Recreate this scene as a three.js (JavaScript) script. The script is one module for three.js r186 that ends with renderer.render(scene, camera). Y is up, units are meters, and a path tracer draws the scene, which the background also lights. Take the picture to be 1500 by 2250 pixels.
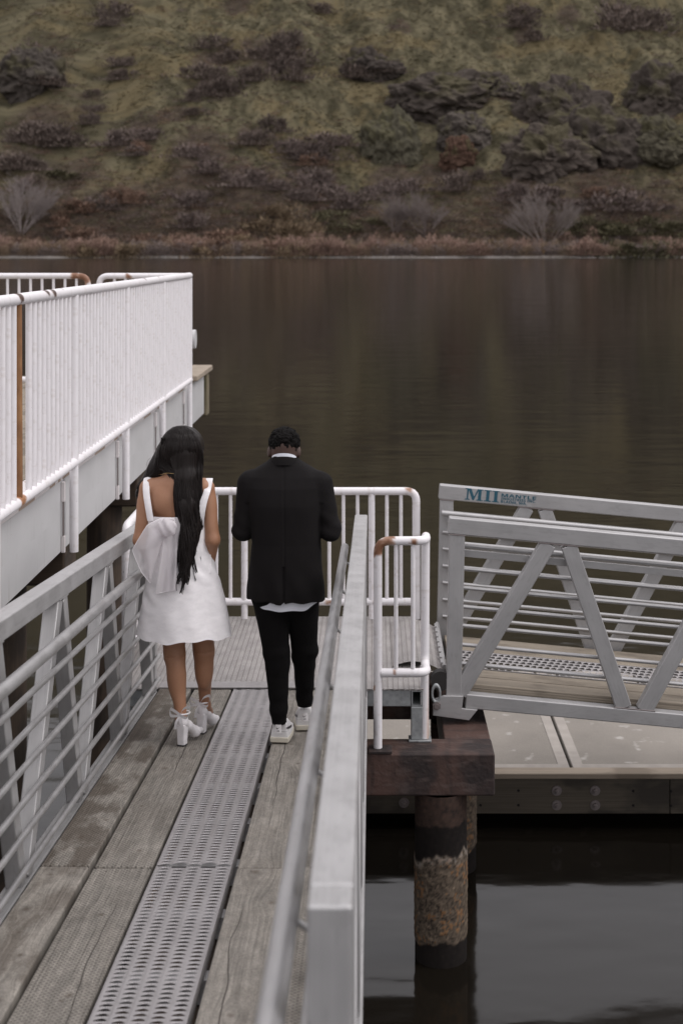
import * as THREE from 'three';
import { mergeGeometries } from 'three/addons/utils/BufferGeometryUtils.js';
import { RoundedBoxGeometry } from 'three/addons/geometries/RoundedBoxGeometry.js';
import { FontLoader } from 'three/addons/loaders/FontLoader.js';
import { TextGeometry } from 'three/addons/geometries/TextGeometry.js';

// ---------------------------------------------------------------- camera, sky, sun, exposure
const scene = new THREE.Scene();
const EYE = 4.28;                                   // metres above the river
const camera = new THREE.PerspectiveCamera(2 * Math.atan(1700 / 3100) * 180 / Math.PI, 1636 / 3400, 0.05, 9000);
camera.position.set(0, EYE, 0);
camera.setViewOffset(1636, 3400, 0, 1150, 1500, 2250);   // level camera with the lens shifted down
camera.focus = 7.5;
camera.userData.fStop = 31.5 / 14;
scene.add(camera);

const SKY_W = 64, SKY_H = 32, skyData = new Float32Array(SKY_W * SKY_H * 4);
for (let j = 0; j < SKY_H; j++) for (let i = 0; i < SKY_W; i++) {
  const el = ((j + 0.5) / SKY_H - 0.5) * Math.PI, s = Math.max(0, Math.sin(el));
  const L = el > 0 ? 0.62 + 0.42 * s : 0.30, k = (j * SKY_W + i) * 4;
  skyData[k] = L * 0.985; skyData[k + 1] = L * 0.960; skyData[k + 2] = L * 1.0; skyData[k + 3] = 1;
}
const skyTex = new THREE.DataTexture(skyData, SKY_W, SKY_H, THREE.RGBAFormat, THREE.FloatType);
skyTex.mapping = THREE.EquirectangularReflectionMapping;
skyTex.magFilter = skyTex.minFilter = THREE.LinearFilter;
skyTex.needsUpdate = true;
scene.background = skyTex; scene.environment = skyTex;

const sun = new THREE.DirectionalLight(new THREE.Color(1, 0.965, 0.95), 1.2);
sun.position.set(30, 36, -4); sun.target.position.set(0, 1, -10);
sun.castShadow = true; sun.shadow.radius = 60; sun.shadow.mapSize.set(2048, 2048);
Object.assign(sun.shadow.camera, { left: -20, right: 20, top: 20, bottom: -20, near: 1, far: 120 });
scene.add(sun, sun.target);

const renderer = new THREE.WebGLRenderer({ antialias: true });
renderer.toneMapping = THREE.LinearToneMapping;
renderer.toneMappingExposure = 1.32;
renderer.shadowMap.enabled = true;

// ---------------------------------------------------------------- numbers and noise
function rng(seed) { let a = seed >>> 0; return () => { a = (a + 0x6D2B79F5) | 0; let t = Math.imul(a ^ (a >>> 15), 1 | a); t = (t + Math.imul(t ^ (t >>> 7), 61 | t)) ^ t; return ((t ^ (t >>> 14)) >>> 0) / 4294967296; }; }
const clamp = (x, a = 0, b = 1) => x < a ? a : x > b ? b : x;
const lerp = (a, b, t) => a + (b - a) * t;
const smooth = (a, b, x) => { const t = clamp((x - a) / (b - a)); return t * t * (3 - 2 * t); };
function hash2(x, y, s) { let h = Math.imul(x, 374761393) + Math.imul(y, 668265263) + Math.imul(s, 1442695041); h = Math.imul(h ^ (h >>> 13), 1274126177); return ((h ^ (h >>> 16)) >>> 0) / 4294967296; }
function vn(x, y, s = 0, px = 0, py = 0) {           // value noise, periodic when px, py are set
  const xi = Math.floor(x), yi = Math.floor(y), fx = x - xi, fy = y - yi, u = fx * fx * (3 - 2 * fx), v = fy * fy * (3 - 2 * fy);
  const w = (a, p) => p ? ((a % p) + p) % p : a;
  const x0 = w(xi, px), x1 = w(xi + 1, px), y0 = w(yi, py), y1 = w(yi + 1, py);
  return lerp(lerp(hash2(x0, y0, s), hash2(x1, y0, s), u), lerp(hash2(x0, y1, s), hash2(x1, y1, s), u), v);
}
function fbm(x, y, s, oct = 4, px = 0, py = 0) { let a = 0, k = 0.5, n = 0; for (let i = 0; i < oct; i++) { a += k * vn(x, y, s + i * 17, px, py); n += k; k *= 0.5; x *= 2; y *= 2; px *= 2; py *= 2; } return a / n; }
function vn3(x, y, z, s = 0) { const zi = Math.floor(z), f = z - zi, u = f * f * (3 - 2 * f); return lerp(vn(x + zi * 7.31, y - zi * 3.17, s + zi * 131), vn(x + (zi + 1) * 7.31, y - (zi + 1) * 3.17, s + (zi + 1) * 131), u); }
function fbm3(x, y, z, s, oct = 3) { let a = 0, k = 0.5, n = 0; for (let i = 0; i < oct; i++) { a += k * vn3(x, y, z, s + i * 29); n += k; k *= 0.5; x *= 2.03; y *= 2.03; z *= 2.03; } return a / n; }
const enc = (c) => c <= 0.0031308 ? 12.92 * c : 1.055 * Math.pow(c, 1 / 2.4) - 0.055;

// textures: fn(u, v) in 0..1 returns linear [r, g, b]; size in metres goes into repeat because uv are metres
function tex(w, h, mw, mh, fn, color = true) {
  const d = new Uint8Array(w * h * 4);
  for (let j = 0; j < h; j++) for (let i = 0; i < w; i++) {
    const c = fn((i + 0.5) / w, (j + 0.5) / h), k = (j * w + i) * 4;
    for (let n = 0; n < 3; n++) { const v = typeof c === 'number' ? c : c[n]; d[k + n] = 255 * clamp(color ? enc(v) : v); }
    d[k + 3] = 255;
  }
  const t = new THREE.DataTexture(d, w, h, THREE.RGBAFormat);
  t.wrapS = t.wrapT = THREE.RepeatWrapping; t.magFilter = t.minFilter = THREE.LinearFilter;
  if (color) t.colorSpace = THREE.SRGBColorSpace;
  t.repeat.set(1 / mw, 1 / mh); t.needsUpdate = true;
  return t;
}
const col = (r, g, b) => new THREE.Color().setRGB(r, g, b);
const std = (o) => new THREE.MeshStandardMaterial(o);
const matte = (o) => new THREE.MeshPhysicalMaterial({ roughness: 1, specularIntensity: 0.1, ...o });
const mix3 = (a, b, t) => [lerp(a[0], b[0], t), lerp(a[1], b[1], t), lerp(a[2], b[2], t)];

// ---------------------------------------------------------------- naming
const taken = {};
function numbered(n) { taken[n] = (taken[n] || 0) + 1; return taken[n] === 1 ? n : n + '_' + String(taken[n] - 1).padStart(3, '0'); }
function shade(o) { o.traverse((m) => { if (m.isMesh) { m.castShadow = true; m.receiveShadow = true; } }); return o; }
function thing(name, label, category, [x, y, z] = [0, 0, 0], group) {
  const o = new THREE.Group(); o.name = numbered(name); o.position.set(x, y, z); scene.add(o);
  o.userData = { label, category }; if (group) o.userData.group = group;
  return o;
}
function part(name, geo, mat, parent) {
  const m = new THREE.Mesh(Array.isArray(geo) ? merge(geo) : geo, mat); m.name = name; m.castShadow = m.receiveShadow = true;
  if (parent.isGroup) m.position.copy(parent.position).negate();      // shapes are written in world metres
  parent.add(m); return m;
}
function single(name, geo, mat, label, category, group) {
  const m = new THREE.Mesh(Array.isArray(geo) ? merge(geo) : geo, mat); m.name = numbered(name); m.castShadow = m.receiveShadow = true;
  scene.add(m); m.userData = { label, category }; if (group) m.userData.group = group; return m;
}
function structure(name, geo, mat) { const m = new THREE.Mesh(geo, mat); m.name = name; m.castShadow = m.receiveShadow = true; m.userData = { kind: 'structure' }; scene.add(m); return m; }
function merge(list) {
  const keys = ['position', 'normal', 'uv'], hasColor = list.some((g) => g.attributes.color);
  const out = list.map((g) => {
    const n = g.index ? g.toNonIndexed() : g.clone();
    for (const k of Object.keys(n.attributes)) if (!keys.includes(k) && !(hasColor && k === 'color')) n.deleteAttribute(k);
    if (!n.attributes.uv) n.setAttribute('uv', new THREE.BufferAttribute(new Float32Array(n.attributes.position.count * 2), 2));
    if (hasColor && !n.attributes.color) n.setAttribute('color', new THREE.BufferAttribute(new Float32Array(n.attributes.position.count * 3).fill(1), 3));
    n.morphAttributes = {};
    return n;
  });
  return out.length === 1 ? out[0] : mergeGeometries(out);
}

// ---------------------------------------------------------------- shapes
const V = (x, y, z) => new THREE.Vector3(x, y, z);
function boxUV(geo, axis = 'z', du = 0, dv = 0) {    // uv in metres, v runs along the given axis
  const g = geo.index ? geo.toNonIndexed() : geo, p = g.attributes.position, n = g.attributes.normal, uv = new Float32Array(p.count * 2);
  for (let t = 0; t < p.count; t += 3) {
    let nx = 0, ny = 0, nz = 0; for (let k = 0; k < 3; k++) { nx += n.getX(t + k); ny += n.getY(t + k); nz += n.getZ(t + k); }
    nx = Math.abs(nx); ny = Math.abs(ny); nz = Math.abs(nz);
    for (let k = 0; k < 3; k++) {
      const c = { x: p.getX(t + k), y: p.getY(t + k), z: p.getZ(t + k) };
      const across = nx >= ny && nx >= nz ? 'x' : ny >= nz ? 'y' : 'z';
      const left = ['x', 'y', 'z'].filter((a) => a !== across);
      const v = left.includes(axis) ? axis : left[1], u = left.find((a) => a !== v);
      uv[(t + k) * 2] = c[u] + du; uv[(t + k) * 2 + 1] = c[v] + dv;
    }
  }
  g.setAttribute('uv', new THREE.BufferAttribute(uv, 2));
  return g;
}
function box(x0, x1, y0, y1, z0, z1, r = 0.004, axis = 'z', du = 0, dv = 0) {
  const w = x1 - x0, h = y1 - y0, d = z1 - z0;
  const g = r > 0 ? new RoundedBoxGeometry(w, h, d, 1, Math.min(r, w / 2.2, h / 2.2, d / 2.2)) : new THREE.BoxGeometry(w, h, d);
  const o = boxUV(g, axis, du, dv); o.translate((x0 + x1) / 2, (y0 + y1) / 2, (z0 + z1) / 2); return o;
}
// a box beam between two points; w is across the beam in the plane square to "flat", t is along "flat"
function beam(p, q, w, t, flat, r = 0.006) {
  const L = p.distanceTo(q), g = boxUV(new RoundedBoxGeometry(w, L, t, 1, r), 'y', p.x * 3.1 + p.z, p.y);
  const y = q.clone().sub(p).normalize(), z = flat.clone().addScaledVector(y, -flat.dot(y)).normalize(), x = y.clone().cross(z);
  g.applyMatrix4(new THREE.Matrix4().makeBasis(x, y, z).setPosition(p.clone().add(q).multiplyScalar(0.5)));
  return g;
}
function rod(p, q, r, sides = 10, r2 = r) {
  const L = p.distanceTo(q), g = new THREE.CylinderGeometry(r2, r, L, sides, 1);
  const uv = g.attributes.uv; for (let i = 0; i < uv.count; i++) uv.setXY(i, uv.getX(i) * 6.283 * r + p.x, uv.getY(i) * L + p.z * 1.7);
  g.applyQuaternion(new THREE.Quaternion().setFromUnitVectors(V(0, 1, 0), q.clone().sub(p).normalize()));
  g.translate((p.x + q.x) / 2, (p.y + q.y) / 2, (p.z + q.z) / 2);
  return g;
}
function pipe(pts, r, fillet = 0.06, step = 0.05, sides = 14) {   // bent pipe with rounded corners and closed ends
  const path = new THREE.CurvePath();
  let a = pts[0];
  for (let i = 1; i < pts.length - 1; i++) {
    const b = pts[i], c = pts[i + 1], f = Math.min(fillet, a.distanceTo(b) * 0.9, b.distanceTo(c) * 0.45);
    const s = b.clone().add(a.clone().sub(b).normalize().multiplyScalar(f)), e = b.clone().add(c.clone().sub(b).normalize().multiplyScalar(f));
    path.add(new THREE.LineCurve3(a, s)); path.add(new THREE.QuadraticBezierCurve3(s, b, e)); a = e;
  }
  path.add(new THREE.LineCurve3(a, pts[pts.length - 1]));
  const L = path.getLength(), n = Math.max(2, Math.round(L / step)), g = new THREE.TubeGeometry(path, n, r, sides, false), uv = g.attributes.uv;
  for (let i = 0; i < uv.count; i++) uv.setXY(i, uv.getY(i) * 6.283 * r + pts[0].z, uv.getX(i) * L + pts[0].x);
  const out = [g];
  for (const [e, o] of [[pts[0], pts[1]], [pts[pts.length - 1], pts[pts.length - 2]]]) {
    const d = e.clone().sub(o).normalize(), cap = new THREE.SphereGeometry(r, sides, 5, 0, 6.2832, 0, Math.PI / 2);
    cap.scale(1, 0.3, 1); cap.applyQuaternion(new THREE.Quaternion().setFromUnitVectors(V(0, 1, 0), d)); cap.translate(e.x, e.y, e.z); out.push(cap);
  }
  return merge(out);
}
// rust where the paint has gone: spots = [x, y, z, radius], ragged by noise
function rusted(geo, spots, seed = 5, dark = [0.27, 0.13, 0.07], light = [0.56, 0.37, 0.26]) {
  const p = geo.attributes.position, c = new Float32Array(p.count * 3);
  for (let i = 0; i < p.count; i++) {
    const x = p.getX(i), y = p.getY(i), z = p.getZ(i); let k = 0;
    for (const [sx, sy, sz, r] of spots) { const d = Math.hypot(x - sx, y - sy, z - sz) / r; k = Math.max(k, 1.25 - d + (fbm3(x * 26, y * 26, z * 26, seed, 3) - 0.5) * 1.5); }
    const t = smooth(0.2, 0.45, k), rc = mix3(light, dark, smooth(0.35, 0.8, k + (vn3(x * 60, y * 60, z * 60, seed + 3) - 0.5) * 0.6));
    for (let n = 0; n < 3; n++) c[i * 3 + n] = lerp(1, rc[n], t);
  }
  geo.setAttribute('color', new THREE.BufferAttribute(c, 3)); return geo;
}
// surface nets over a signed distance function
function nets(sdf, lo, hi, cell) {
  const n = [0, 1, 2].map((k) => Math.ceil((hi[k] - lo[k]) / cell) + 1), N = n[0] * n[1] * n[2], f = new Float32Array(N);
  const at = (i, j, k) => (k * n[1] + j) * n[0] + i;
  for (let k = 0; k < n[2]; k++) for (let j = 0; j < n[1]; j++) for (let i = 0; i < n[0]; i++) f[at(i, j, k)] = sdf(lo[0] + i * cell, lo[1] + j * cell, lo[2] + k * cell);
  const vid = new Int32Array(N).fill(-1), pos = [], idx = [];
  for (let k = 0; k < n[2] - 1; k++) for (let j = 0; j < n[1] - 1; j++) for (let i = 0; i < n[0] - 1; i++) {
    let m = 0; const c = [];
    for (let q = 0; q < 8; q++) { const v = f[at(i + (q & 1), j + ((q >> 1) & 1), k + (q >> 2))]; c.push(v); if (v < 0) m |= 1 << q; }
    if (m === 0 || m === 255) continue;
    let x = 0, y = 0, z = 0, e = 0;
    for (let a = 0; a < 8; a++) for (const b of [1, 2, 4]) if (!(a & b)) {
      const w = a | b; if ((c[a] < 0) === (c[w] < 0)) continue;
      const t = c[a] / (c[a] - c[w]); x += (a & 1) + (b === 1 ? t : 0); y += ((a >> 1) & 1) + (b === 2 ? t : 0); z += (a >> 2) + (b === 4 ? t : 0); e++;
    }
    vid[at(i, j, k)] = pos.length / 3; pos.push(lo[0] + (i + x / e) * cell, lo[1] + (j + y / e) * cell, lo[2] + (k + z / e) * cell);
  }
  const quad = (a, b, c, d, flip) => { if (a < 0 || b < 0 || c < 0 || d < 0) return; flip ? idx.push(a, c, b, a, d, c) : idx.push(a, b, c, a, c, d); };
  for (let k = 1; k < n[2] - 1; k++) for (let j = 1; j < n[1] - 1; j++) for (let i = 1; i < n[0] - 1; i++) {
    const s = f[at(i, j, k)] < 0;
    if (s !== f[at(i + 1, j, k)] < 0) quad(vid[at(i, j - 1, k - 1)], vid[at(i, j, k - 1)], vid[at(i, j, k)], vid[at(i, j - 1, k)], !s);
    if (s !== f[at(i, j + 1, k)] < 0) quad(vid[at(i - 1, j, k - 1)], vid[at(i - 1, j, k)], vid[at(i, j, k)], vid[at(i, j, k - 1)], !s);
    if (s !== f[at(i, j, k + 1)] < 0) quad(vid[at(i - 1, j - 1, k)], vid[at(i, j - 1, k)], vid[at(i, j, k)], vid[at(i - 1, j, k)], !s);
  }
  const g = new THREE.BufferGeometry(), nor = new Float32Array(pos.length), uv = new Float32Array(pos.length / 3 * 2), h = cell * 0.6;
  for (let i = 0; i < pos.length; i += 3) {
    const [x, y, z] = [pos[i], pos[i + 1], pos[i + 2]];
    let a = sdf(x + h, y, z) - sdf(x - h, y, z), b = sdf(x, y + h, z) - sdf(x, y - h, z), c = sdf(x, y, z + h) - sdf(x, y, z - h); const l = Math.hypot(a, b, c) || 1;
    nor[i] = a / l; nor[i + 1] = b / l; nor[i + 2] = c / l; uv[i / 3 * 2] = x + z; uv[i / 3 * 2 + 1] = y;
  }
  g.setAttribute('position', new THREE.BufferAttribute(new Float32Array(pos), 3)); g.setAttribute('normal', new THREE.BufferAttribute(nor, 3)); g.setAttribute('uv', new THREE.BufferAttribute(uv, 2)); g.setIndex(idx);
  return g;
}
const smin = (a, b, k) => { const h = clamp(0.5 + 0.5 * (b - a) / k); return lerp(b, a, h) - k * h * (1 - h); };
const smax = (a, b, k) => -smin(-a, -b, k);
function cone(x, y, z, a, ra, b, rb) {                // tapered capsule
  const bx = b[0] - a[0], by = b[1] - a[1], bz = b[2] - a[2], t = clamp(((x - a[0]) * bx + (y - a[1]) * by + (z - a[2]) * bz) / (bx * bx + by * by + bz * bz));
  return Math.hypot(x - a[0] - bx * t, y - a[1] - by * t, z - a[2] - bz * t) - lerp(ra, rb, t);
}
function ell(x, y, z, c, r) { const X = (x - c[0]) / r[0], Y = (y - c[1]) / r[1], Z = (z - c[2]) / r[2], k = Math.hypot(X, Y, Z), m = Math.hypot(X / r[0], Y / r[1], Z / r[2]); return m > 1e-6 ? k * (k - 1) / m : -Math.min(...r); }
function table(rows, y) { if (y <= rows[0][0]) return rows[0].slice(1); for (let i = 1; i < rows.length; i++) if (y <= rows[i][0]) { const t = (y - rows[i - 1][0]) / (rows[i][0] - rows[i - 1][0]); return rows[i].slice(1).map((v, k) => lerp(rows[i - 1][k + 1], v, t)); } return rows[rows.length - 1].slice(1); }
function sheet(nu, nv, fn, closed = false) {          // fn(s, t) -> [x, y, z]
  const pos = [], uv = [], idx = [];
  for (let j = 0; j <= nv; j++) for (let i = 0; i <= nu; i++) { pos.push(...fn(i / nu, j / nv)); uv.push(i / nu, j / nv); }
  for (let j = 0; j < nv; j++) for (let i = 0; i < nu; i++) { const a = j * (nu + 1) + i, b = a + 1, c = a + nu + 1, d = c + 1; idx.push(a, c, b, b, c, d); }
  const g = new THREE.BufferGeometry(); g.setAttribute('position', new THREE.Float32BufferAttribute(pos, 3)); g.setAttribute('uv', new THREE.Float32BufferAttribute(uv, 2)); g.setIndex(idx); g.computeVertexNormals();
  if (closed) { const n = g.attributes.normal; for (let j = 0; j <= nv; j++) { const a = j * (nu + 1), b = a + nu, v = V(n.getX(a) + n.getX(b), n.getY(a) + n.getY(b), n.getZ(a) + n.getZ(b)).normalize(); n.setXYZ(a, v.x, v.y, v.z); n.setXYZ(b, v.x, v.y, v.z); } }
  return g;
}

// ---------------------------------------------------------------- materials
const M = {};
{
  // white enamel, chipped
  const R = rng(11), chips = [...Array(42)].map(() => [R(), R(), 0.0007 + 0.0038 * R() * R() * R(), 0.6 + 1.8 * R()]);
  const paint = (base) => tex(1024, 1024, 1.0, 1.0, (u, v) => {
    let m = (fbm(u * 12, v * 12, 3, 4, 12, 12) - 0.5) * 0.10 + (fbm(u * 60, v * 8, 8, 2, 60, 8) - 0.5) * 0.05, c = base.map((b) => b * (1 + m)); const gr = fbm(u * 7, v * 30, 9, 4, 7, 30); if (gr > 0.62) c = mix3(c, [0.56, 0.51, 0.47], (gr - 0.62) * 2.2);
    for (const [x, y, r, e] of chips) { const dx = Math.abs(u - x), dy = Math.abs(v - y) / e; if (dx < r && dy < r && Math.hypot(dx, dy) < r * (0.6 + 0.7 * vn(u * 900, v * 900, 5))) c = r > 0.0025 ? [0.16, 0.10, 0.075] : [0.11, 0.095, 0.09]; }
    return c;
  });
  const enamel = paint([0.78, 0.755, 0.77]);
  M.white = std({ map: enamel, roughness: 0.42 });
  M.whiteRust = std({ map: enamel, roughness: 0.46, vertexColors: true });
  M.fascia = std({ roughness: 0.5, map: tex(1024, 512, 2.0, 1.0, (u, v) => {
    const streak = fbm(u * 90, v * 2.5, 21, 3, 90, 0), m = fbm(u * 8, v * 5, 23, 4, 8, 0);
    let c = [0.515, 0.512, 0.515].map((b) => b * (0.93 + 0.16 * m));
    if (streak > 0.72) c = mix3(c, [0.36, 0.35, 0.33], (streak - 0.72) * 3.0);
    if (vn(u * 300, v * 300, 25) > 0.985) c = [0.2, 0.18, 0.16];
    return c;
  }) });
  // peeling paint over timber
  M.peeling = std({ roughness: 0.75, map: tex(512, 1024, 0.5, 2.0, (u, v) => {
    const k = fbm(u * 5, v * 14, 31, 5, 5, 14), g = fbm(u * 60, v * 8, 32, 3, 60, 8);
    return k > 0.60 ? mix3([0.30, 0.22, 0.17], [0.42, 0.33, 0.27], g) : mix3([0.62, 0.58, 0.57], [0.72, 0.68, 0.68], g);
  }) });
  // mill aluminium with faint extrusion lines and smudges
  const alu = tex(512, 1024, 0.5, 2.0, (u, v) => {
    const l = fbm(u * 220, v * 3, 41, 2, 220, 3), b = fbm(u * 6, v * 16, 42, 4, 6, 16), d = fbm(u * 40, v * 40, 44, 3, 40, 40);
    const k = 0.90 + 0.10 * l + 0.16 * (b - 0.5) - 0.07 * smooth(0.60, 0.75, d);
    return [0.475 * k, 0.468 * k, 0.466 * k];
  });
  const aluR = tex(256, 512, 0.5, 2.0, (u, v) => 0.42 + 0.3 * fbm(u * 8, v * 20, 46, 4, 8, 20), false);
  M.alu = std({ map: alu, roughnessMap: aluR, roughness: 1, metalness: 0.72 });
  M.aluBar = std({ map: alu, roughnessMap: aluR, roughness: 0.85, metalness: 0.8 });
  M.grate = std({ map: alu, roughnessMap: aluR, roughness: 0.85, metalness: 0.6, color: col(0.88, 0.85, 0.85) });
  M.galv = std({ roughness: 0.55, metalness: 0.55, map: tex(256, 256, 0.3, 0.3, (u, v) => { const k = 0.75 + 0.5 * fbm(u * 14, v * 14, 51, 3, 14, 14); return [0.36 * k, 0.375 * k, 0.38 * k]; }) });
  M.rubber = std({ color: col(0.02, 0.018, 0.017), roughness: 0.7 });
  // tread plate: columns of slanted raised bars
  const tread = (u, v) => { const cx = u * 4, ci = Math.floor(cx), fx = cx - ci - 0.5, s = ci % 2 ? 1 : -1, y = v * 8 + (ci % 2) * 0.5 + s * fx * 0.55, fy = Math.abs(y - Math.round(y)); return smooth(0.30, 0.16, fy) * smooth(0.47, 0.34, Math.abs(fx)); };
  M.tread = std({ roughness: 0.6, metalness: 0.5, bumpMap: tex(256, 256, 0.13, 0.16, tread, false), bumpScale: 0.006,
    map: tex(512, 512, 0.13 * 4, 0.16 * 4, (u, v) => { const t = tread((u * 4) % 1, (v * 4) % 1), d = fbm(u * 6, v * 6, 55, 4, 6, 6), k = 0.82 + 0.35 * (d - 0.5); return mix3([0.34, 0.315, 0.30], [0.62, 0.59, 0.575], t).map((c) => c * k); }) });
  // rusty brown steel
  M.rust = std({ roughness: 0.72, metalness: 0.15, map: tex(1024, 1024, 1.2, 1.2, (u, v) => {
    const a = fbm(u * 5, v * 7, 61, 5, 5, 7), b = fbm(u * 40, v * 12, 62, 3, 40, 12), s = fbm(u * 3, v * 26, 64, 3, 3, 26);
    let c = mix3([0.028, 0.020, 0.019], [0.085, 0.048, 0.038], smooth(0.30, 0.72, a)); c = mix3(c, [0.13, 0.095, 0.085], 0.35 * smooth(0.5, 0.8, b)); return mix3(c, [0.018, 0.014, 0.014], 0.5 * smooth(0.55, 0.8, s));
  }), bumpMap: tex(512, 512, 1.2, 1.2, (u, v) => fbm(u * 60, v * 60, 66, 3, 60, 60), false), bumpScale: 0.003 });
  // broom-finished concrete
  M.concrete = std({ roughness: 0.88, map: tex(1024, 1024, 2.0, 2.0, (u, v) => {
    const a = fbm(u * 4, v * 4, 71, 5, 4, 4), b = vn(u * 380, v * 380, 72, 380, 380), c = fbm(u * 22, v * 22, 73, 3, 22, 22); let k = 0.80 + 0.40 * (a - 0.5) + 0.10 * (b - 0.5);
    let o = [0.30 * k, 0.272 * k, 0.238 * k]; if (c > 0.70) o = mix3(o, [0.42, 0.40, 0.37], (c - 0.70) * 5); return o;
  }), bumpMap: tex(512, 512, 1.0, 1.0, (u, v) => vn(u * 200, v * 200, 75, 200, 200) * 0.6 + 0.4 * fbm(u * 30, v * 30, 76, 3, 30, 30), false), bumpScale: 0.002 });
  M.concreteEdge = std({ roughness: 0.8, map: tex(512, 512, 1.0, 1.0, (u, v) => { const k = 0.85 + 0.35 * (fbm(u * 10, v * 10, 78, 4, 10, 10) - 0.5); return [0.385 * k, 0.35 * k, 0.315 * k]; }) });
  // timber with grain along v
  const timber = (seed, lo, hi, stain, amount) => tex(512, 1024, 0.5, 2.5, (u, v) => {
    const w = fbm(u * 4, v * 3, seed, 3, 4, 3), g = vn((u + 0.05 * w) * 90, v * 6, seed + 1, 90, 6), f = vn(u * 240, v * 22, seed + 2, 240, 22), b = fbm(u * 3, v * 7, seed + 3, 5, 3, 7);
    let c = mix3(lo, hi, clamp(0.25 + 0.45 * g + 0.3 * f + 0.5 * (w - 0.5))); return mix3(c, stain, amount * smooth(0.48, 0.70, b));
  });
  M.waler = std({ roughness: 0.85, map: timber(81, [0.045, 0.036, 0.027], [0.105, 0.088, 0.066], [0.03, 0.025, 0.02], 0.8) });
  M.rubboard = std({ roughness: 0.85, map: timber(85, [0.20, 0.165, 0.125], [0.36, 0.30, 0.235], [0.14, 0.11, 0.08], 0.6) });
  M.gangPlank = std({ roughness: 0.85, map: timber(91, [0.15, 0.128, 0.098], [0.30, 0.255, 0.20], [0.10, 0.08, 0.06], 0.6), bumpMap: tex(256, 512, 0.5, 2.5, (u, v) => vn(u * 90, v * 10, 95, 90, 10), false), bumpScale: 0.004 });
  M.darkTimber = std({ roughness: 0.9, map: timber(99, [0.030, 0.022, 0.016], [0.085, 0.058, 0.040], [0.015, 0.012, 0.010], 0.7) });
  M.oldTimber = std({ roughness: 0.9, map: timber(101, [0.09, 0.075, 0.045], [0.22, 0.18, 0.12], [0.05, 0.055, 0.02], 0.7) });
  M.bolt = std({ color: col(0.22, 0.19, 0.185), roughness: 0.6, metalness: 0.5 });
  M.hole = std({ color: col(0.006, 0.005, 0.005), roughness: 0.9 });
}
// weathered deck boards, four of them: incised rows, knots, splits, damp brown patches
const boardMats = [0, 1, 2, 3, 4].map((k) => {
  const s = 200 + k * 31, R = rng(s), damp = [0.68, 0.18, 0.10, 0.16, 0.5][k];
  const knots = [...Array(7)].map(() => [0.12 + 0.76 * R(), R(), 0.018 + 0.03 * R()]);
  const split = k === 1 || k === 3 || k === 2 ? [0.3 + 0.4 * R(), 0.05 + 0.3 * R(), k === 3 ? 0.6 : 0.35] : null;
  const W = 0.25, L = 3.2;
  const H = (u, v) => {
    let off = 0, ring = 0;
    for (const [kx, ky, r] of knots) { const dx = (u - kx) * W, dy = (v - ky) * L, q = Math.exp(-(dx * dx + dy * dy * 0.25) / (r * r * 2)); off += (u - kx) * q * 1.1; if (Math.hypot(dx, dy * 0.8) < r * 0.55) ring = Math.max(ring, 1 - Math.hypot(dx, dy * 0.8) / (r * 0.55)); }
    const g = vn((u - off) * 34 + 0.9 * fbm(u * 3, v * 10, s + 5, 3), v * 9, s + 1), f = vn((u - off) * 85, v * 30, s + 2);
    const inc = (k < 3) ? (() => { const a = u * 22, i = Math.floor(a), y = v * 150 + i * 0.38, fy = Math.abs(y - Math.round(y)); return smooth(0.30, 0.1, fy) * smooth(0.5, 0.2, Math.abs(a - i - 0.5)); })() : 0;
    let crack = 0;
    if (split) { const t = (v - split[1]) / split[2]; if (t > 0 && t < 1) crack = smooth(0.009 * Math.sin(t * 3.14) + 0.002, 0.001, Math.abs(u - split[0] - 0.09 * (fbm(0.5, v * 9, s + 7, 3) - 0.5) * 2 - 0.1 * (t - 0.5))); }
    return { g, f, inc, crack, ring };
  };
  const map = tex(256, 2048, W, L, (u, v) => {
    const { g, f, inc, crack, ring } = H(u, v), b = fbm(u * 3.2, v * 20, s + 9, 5), b2 = fbm(u * 2, v * 6, s + 12, 4);
    let c = mix3([0.122, 0.111, 0.095], [0.312, 0.285, 0.250], clamp(0.18 + 0.5 * g + 0.32 * f + 0.5 * (b2 - 0.5)));
    c = c.map((q) => q * (1 - 0.45 * inc) * (0.80 + 0.40 * vn(u * 60, v * 500, s + 14)) * (0.78 + 0.44 * fbm(u * 9, v * 60, s + 15, 3)));
    c = mix3(c, [0.060, 0.042, 0.028], damp * smooth(0.38, 0.68, b + 0.16 * (fbm(u * 16, v * 160, s + 16, 3) - 0.5) + 0.25 * (0.5 - u) * (k === 0 ? 1.4 : 0.4)));
    c = mix3(c, [0.075, 0.052, 0.036], 0.75 * ring);
    const nail = Math.min(...[0.012, 0.985].flatMap((y) => [0.25, 0.75].map((x) => Math.hypot((u - x) * W, (v - y) * L)))); if (nail < 0.005) c = [0.10, 0.085, 0.075];
    return mix3(c, [0.035, 0.027, 0.021], crack * 0.9);
  });
  const bump = tex(256, 2048, W, L, (u, v) => { const { g, f, inc, crack, ring } = H(u, v); return clamp(0.75 + 0.16 * (g - 0.5) + 0.12 * (f - 0.5) - 0.30 * inc - 0.6 * crack + 0.14 * (fbm(u * 40, v * 300, s + 17, 2) - 0.5) - 0.12 * ring); }, false);
  return std({ map, bumpMap: bump, bumpScale: 0.007, roughness: 0.86 });
});

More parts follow.
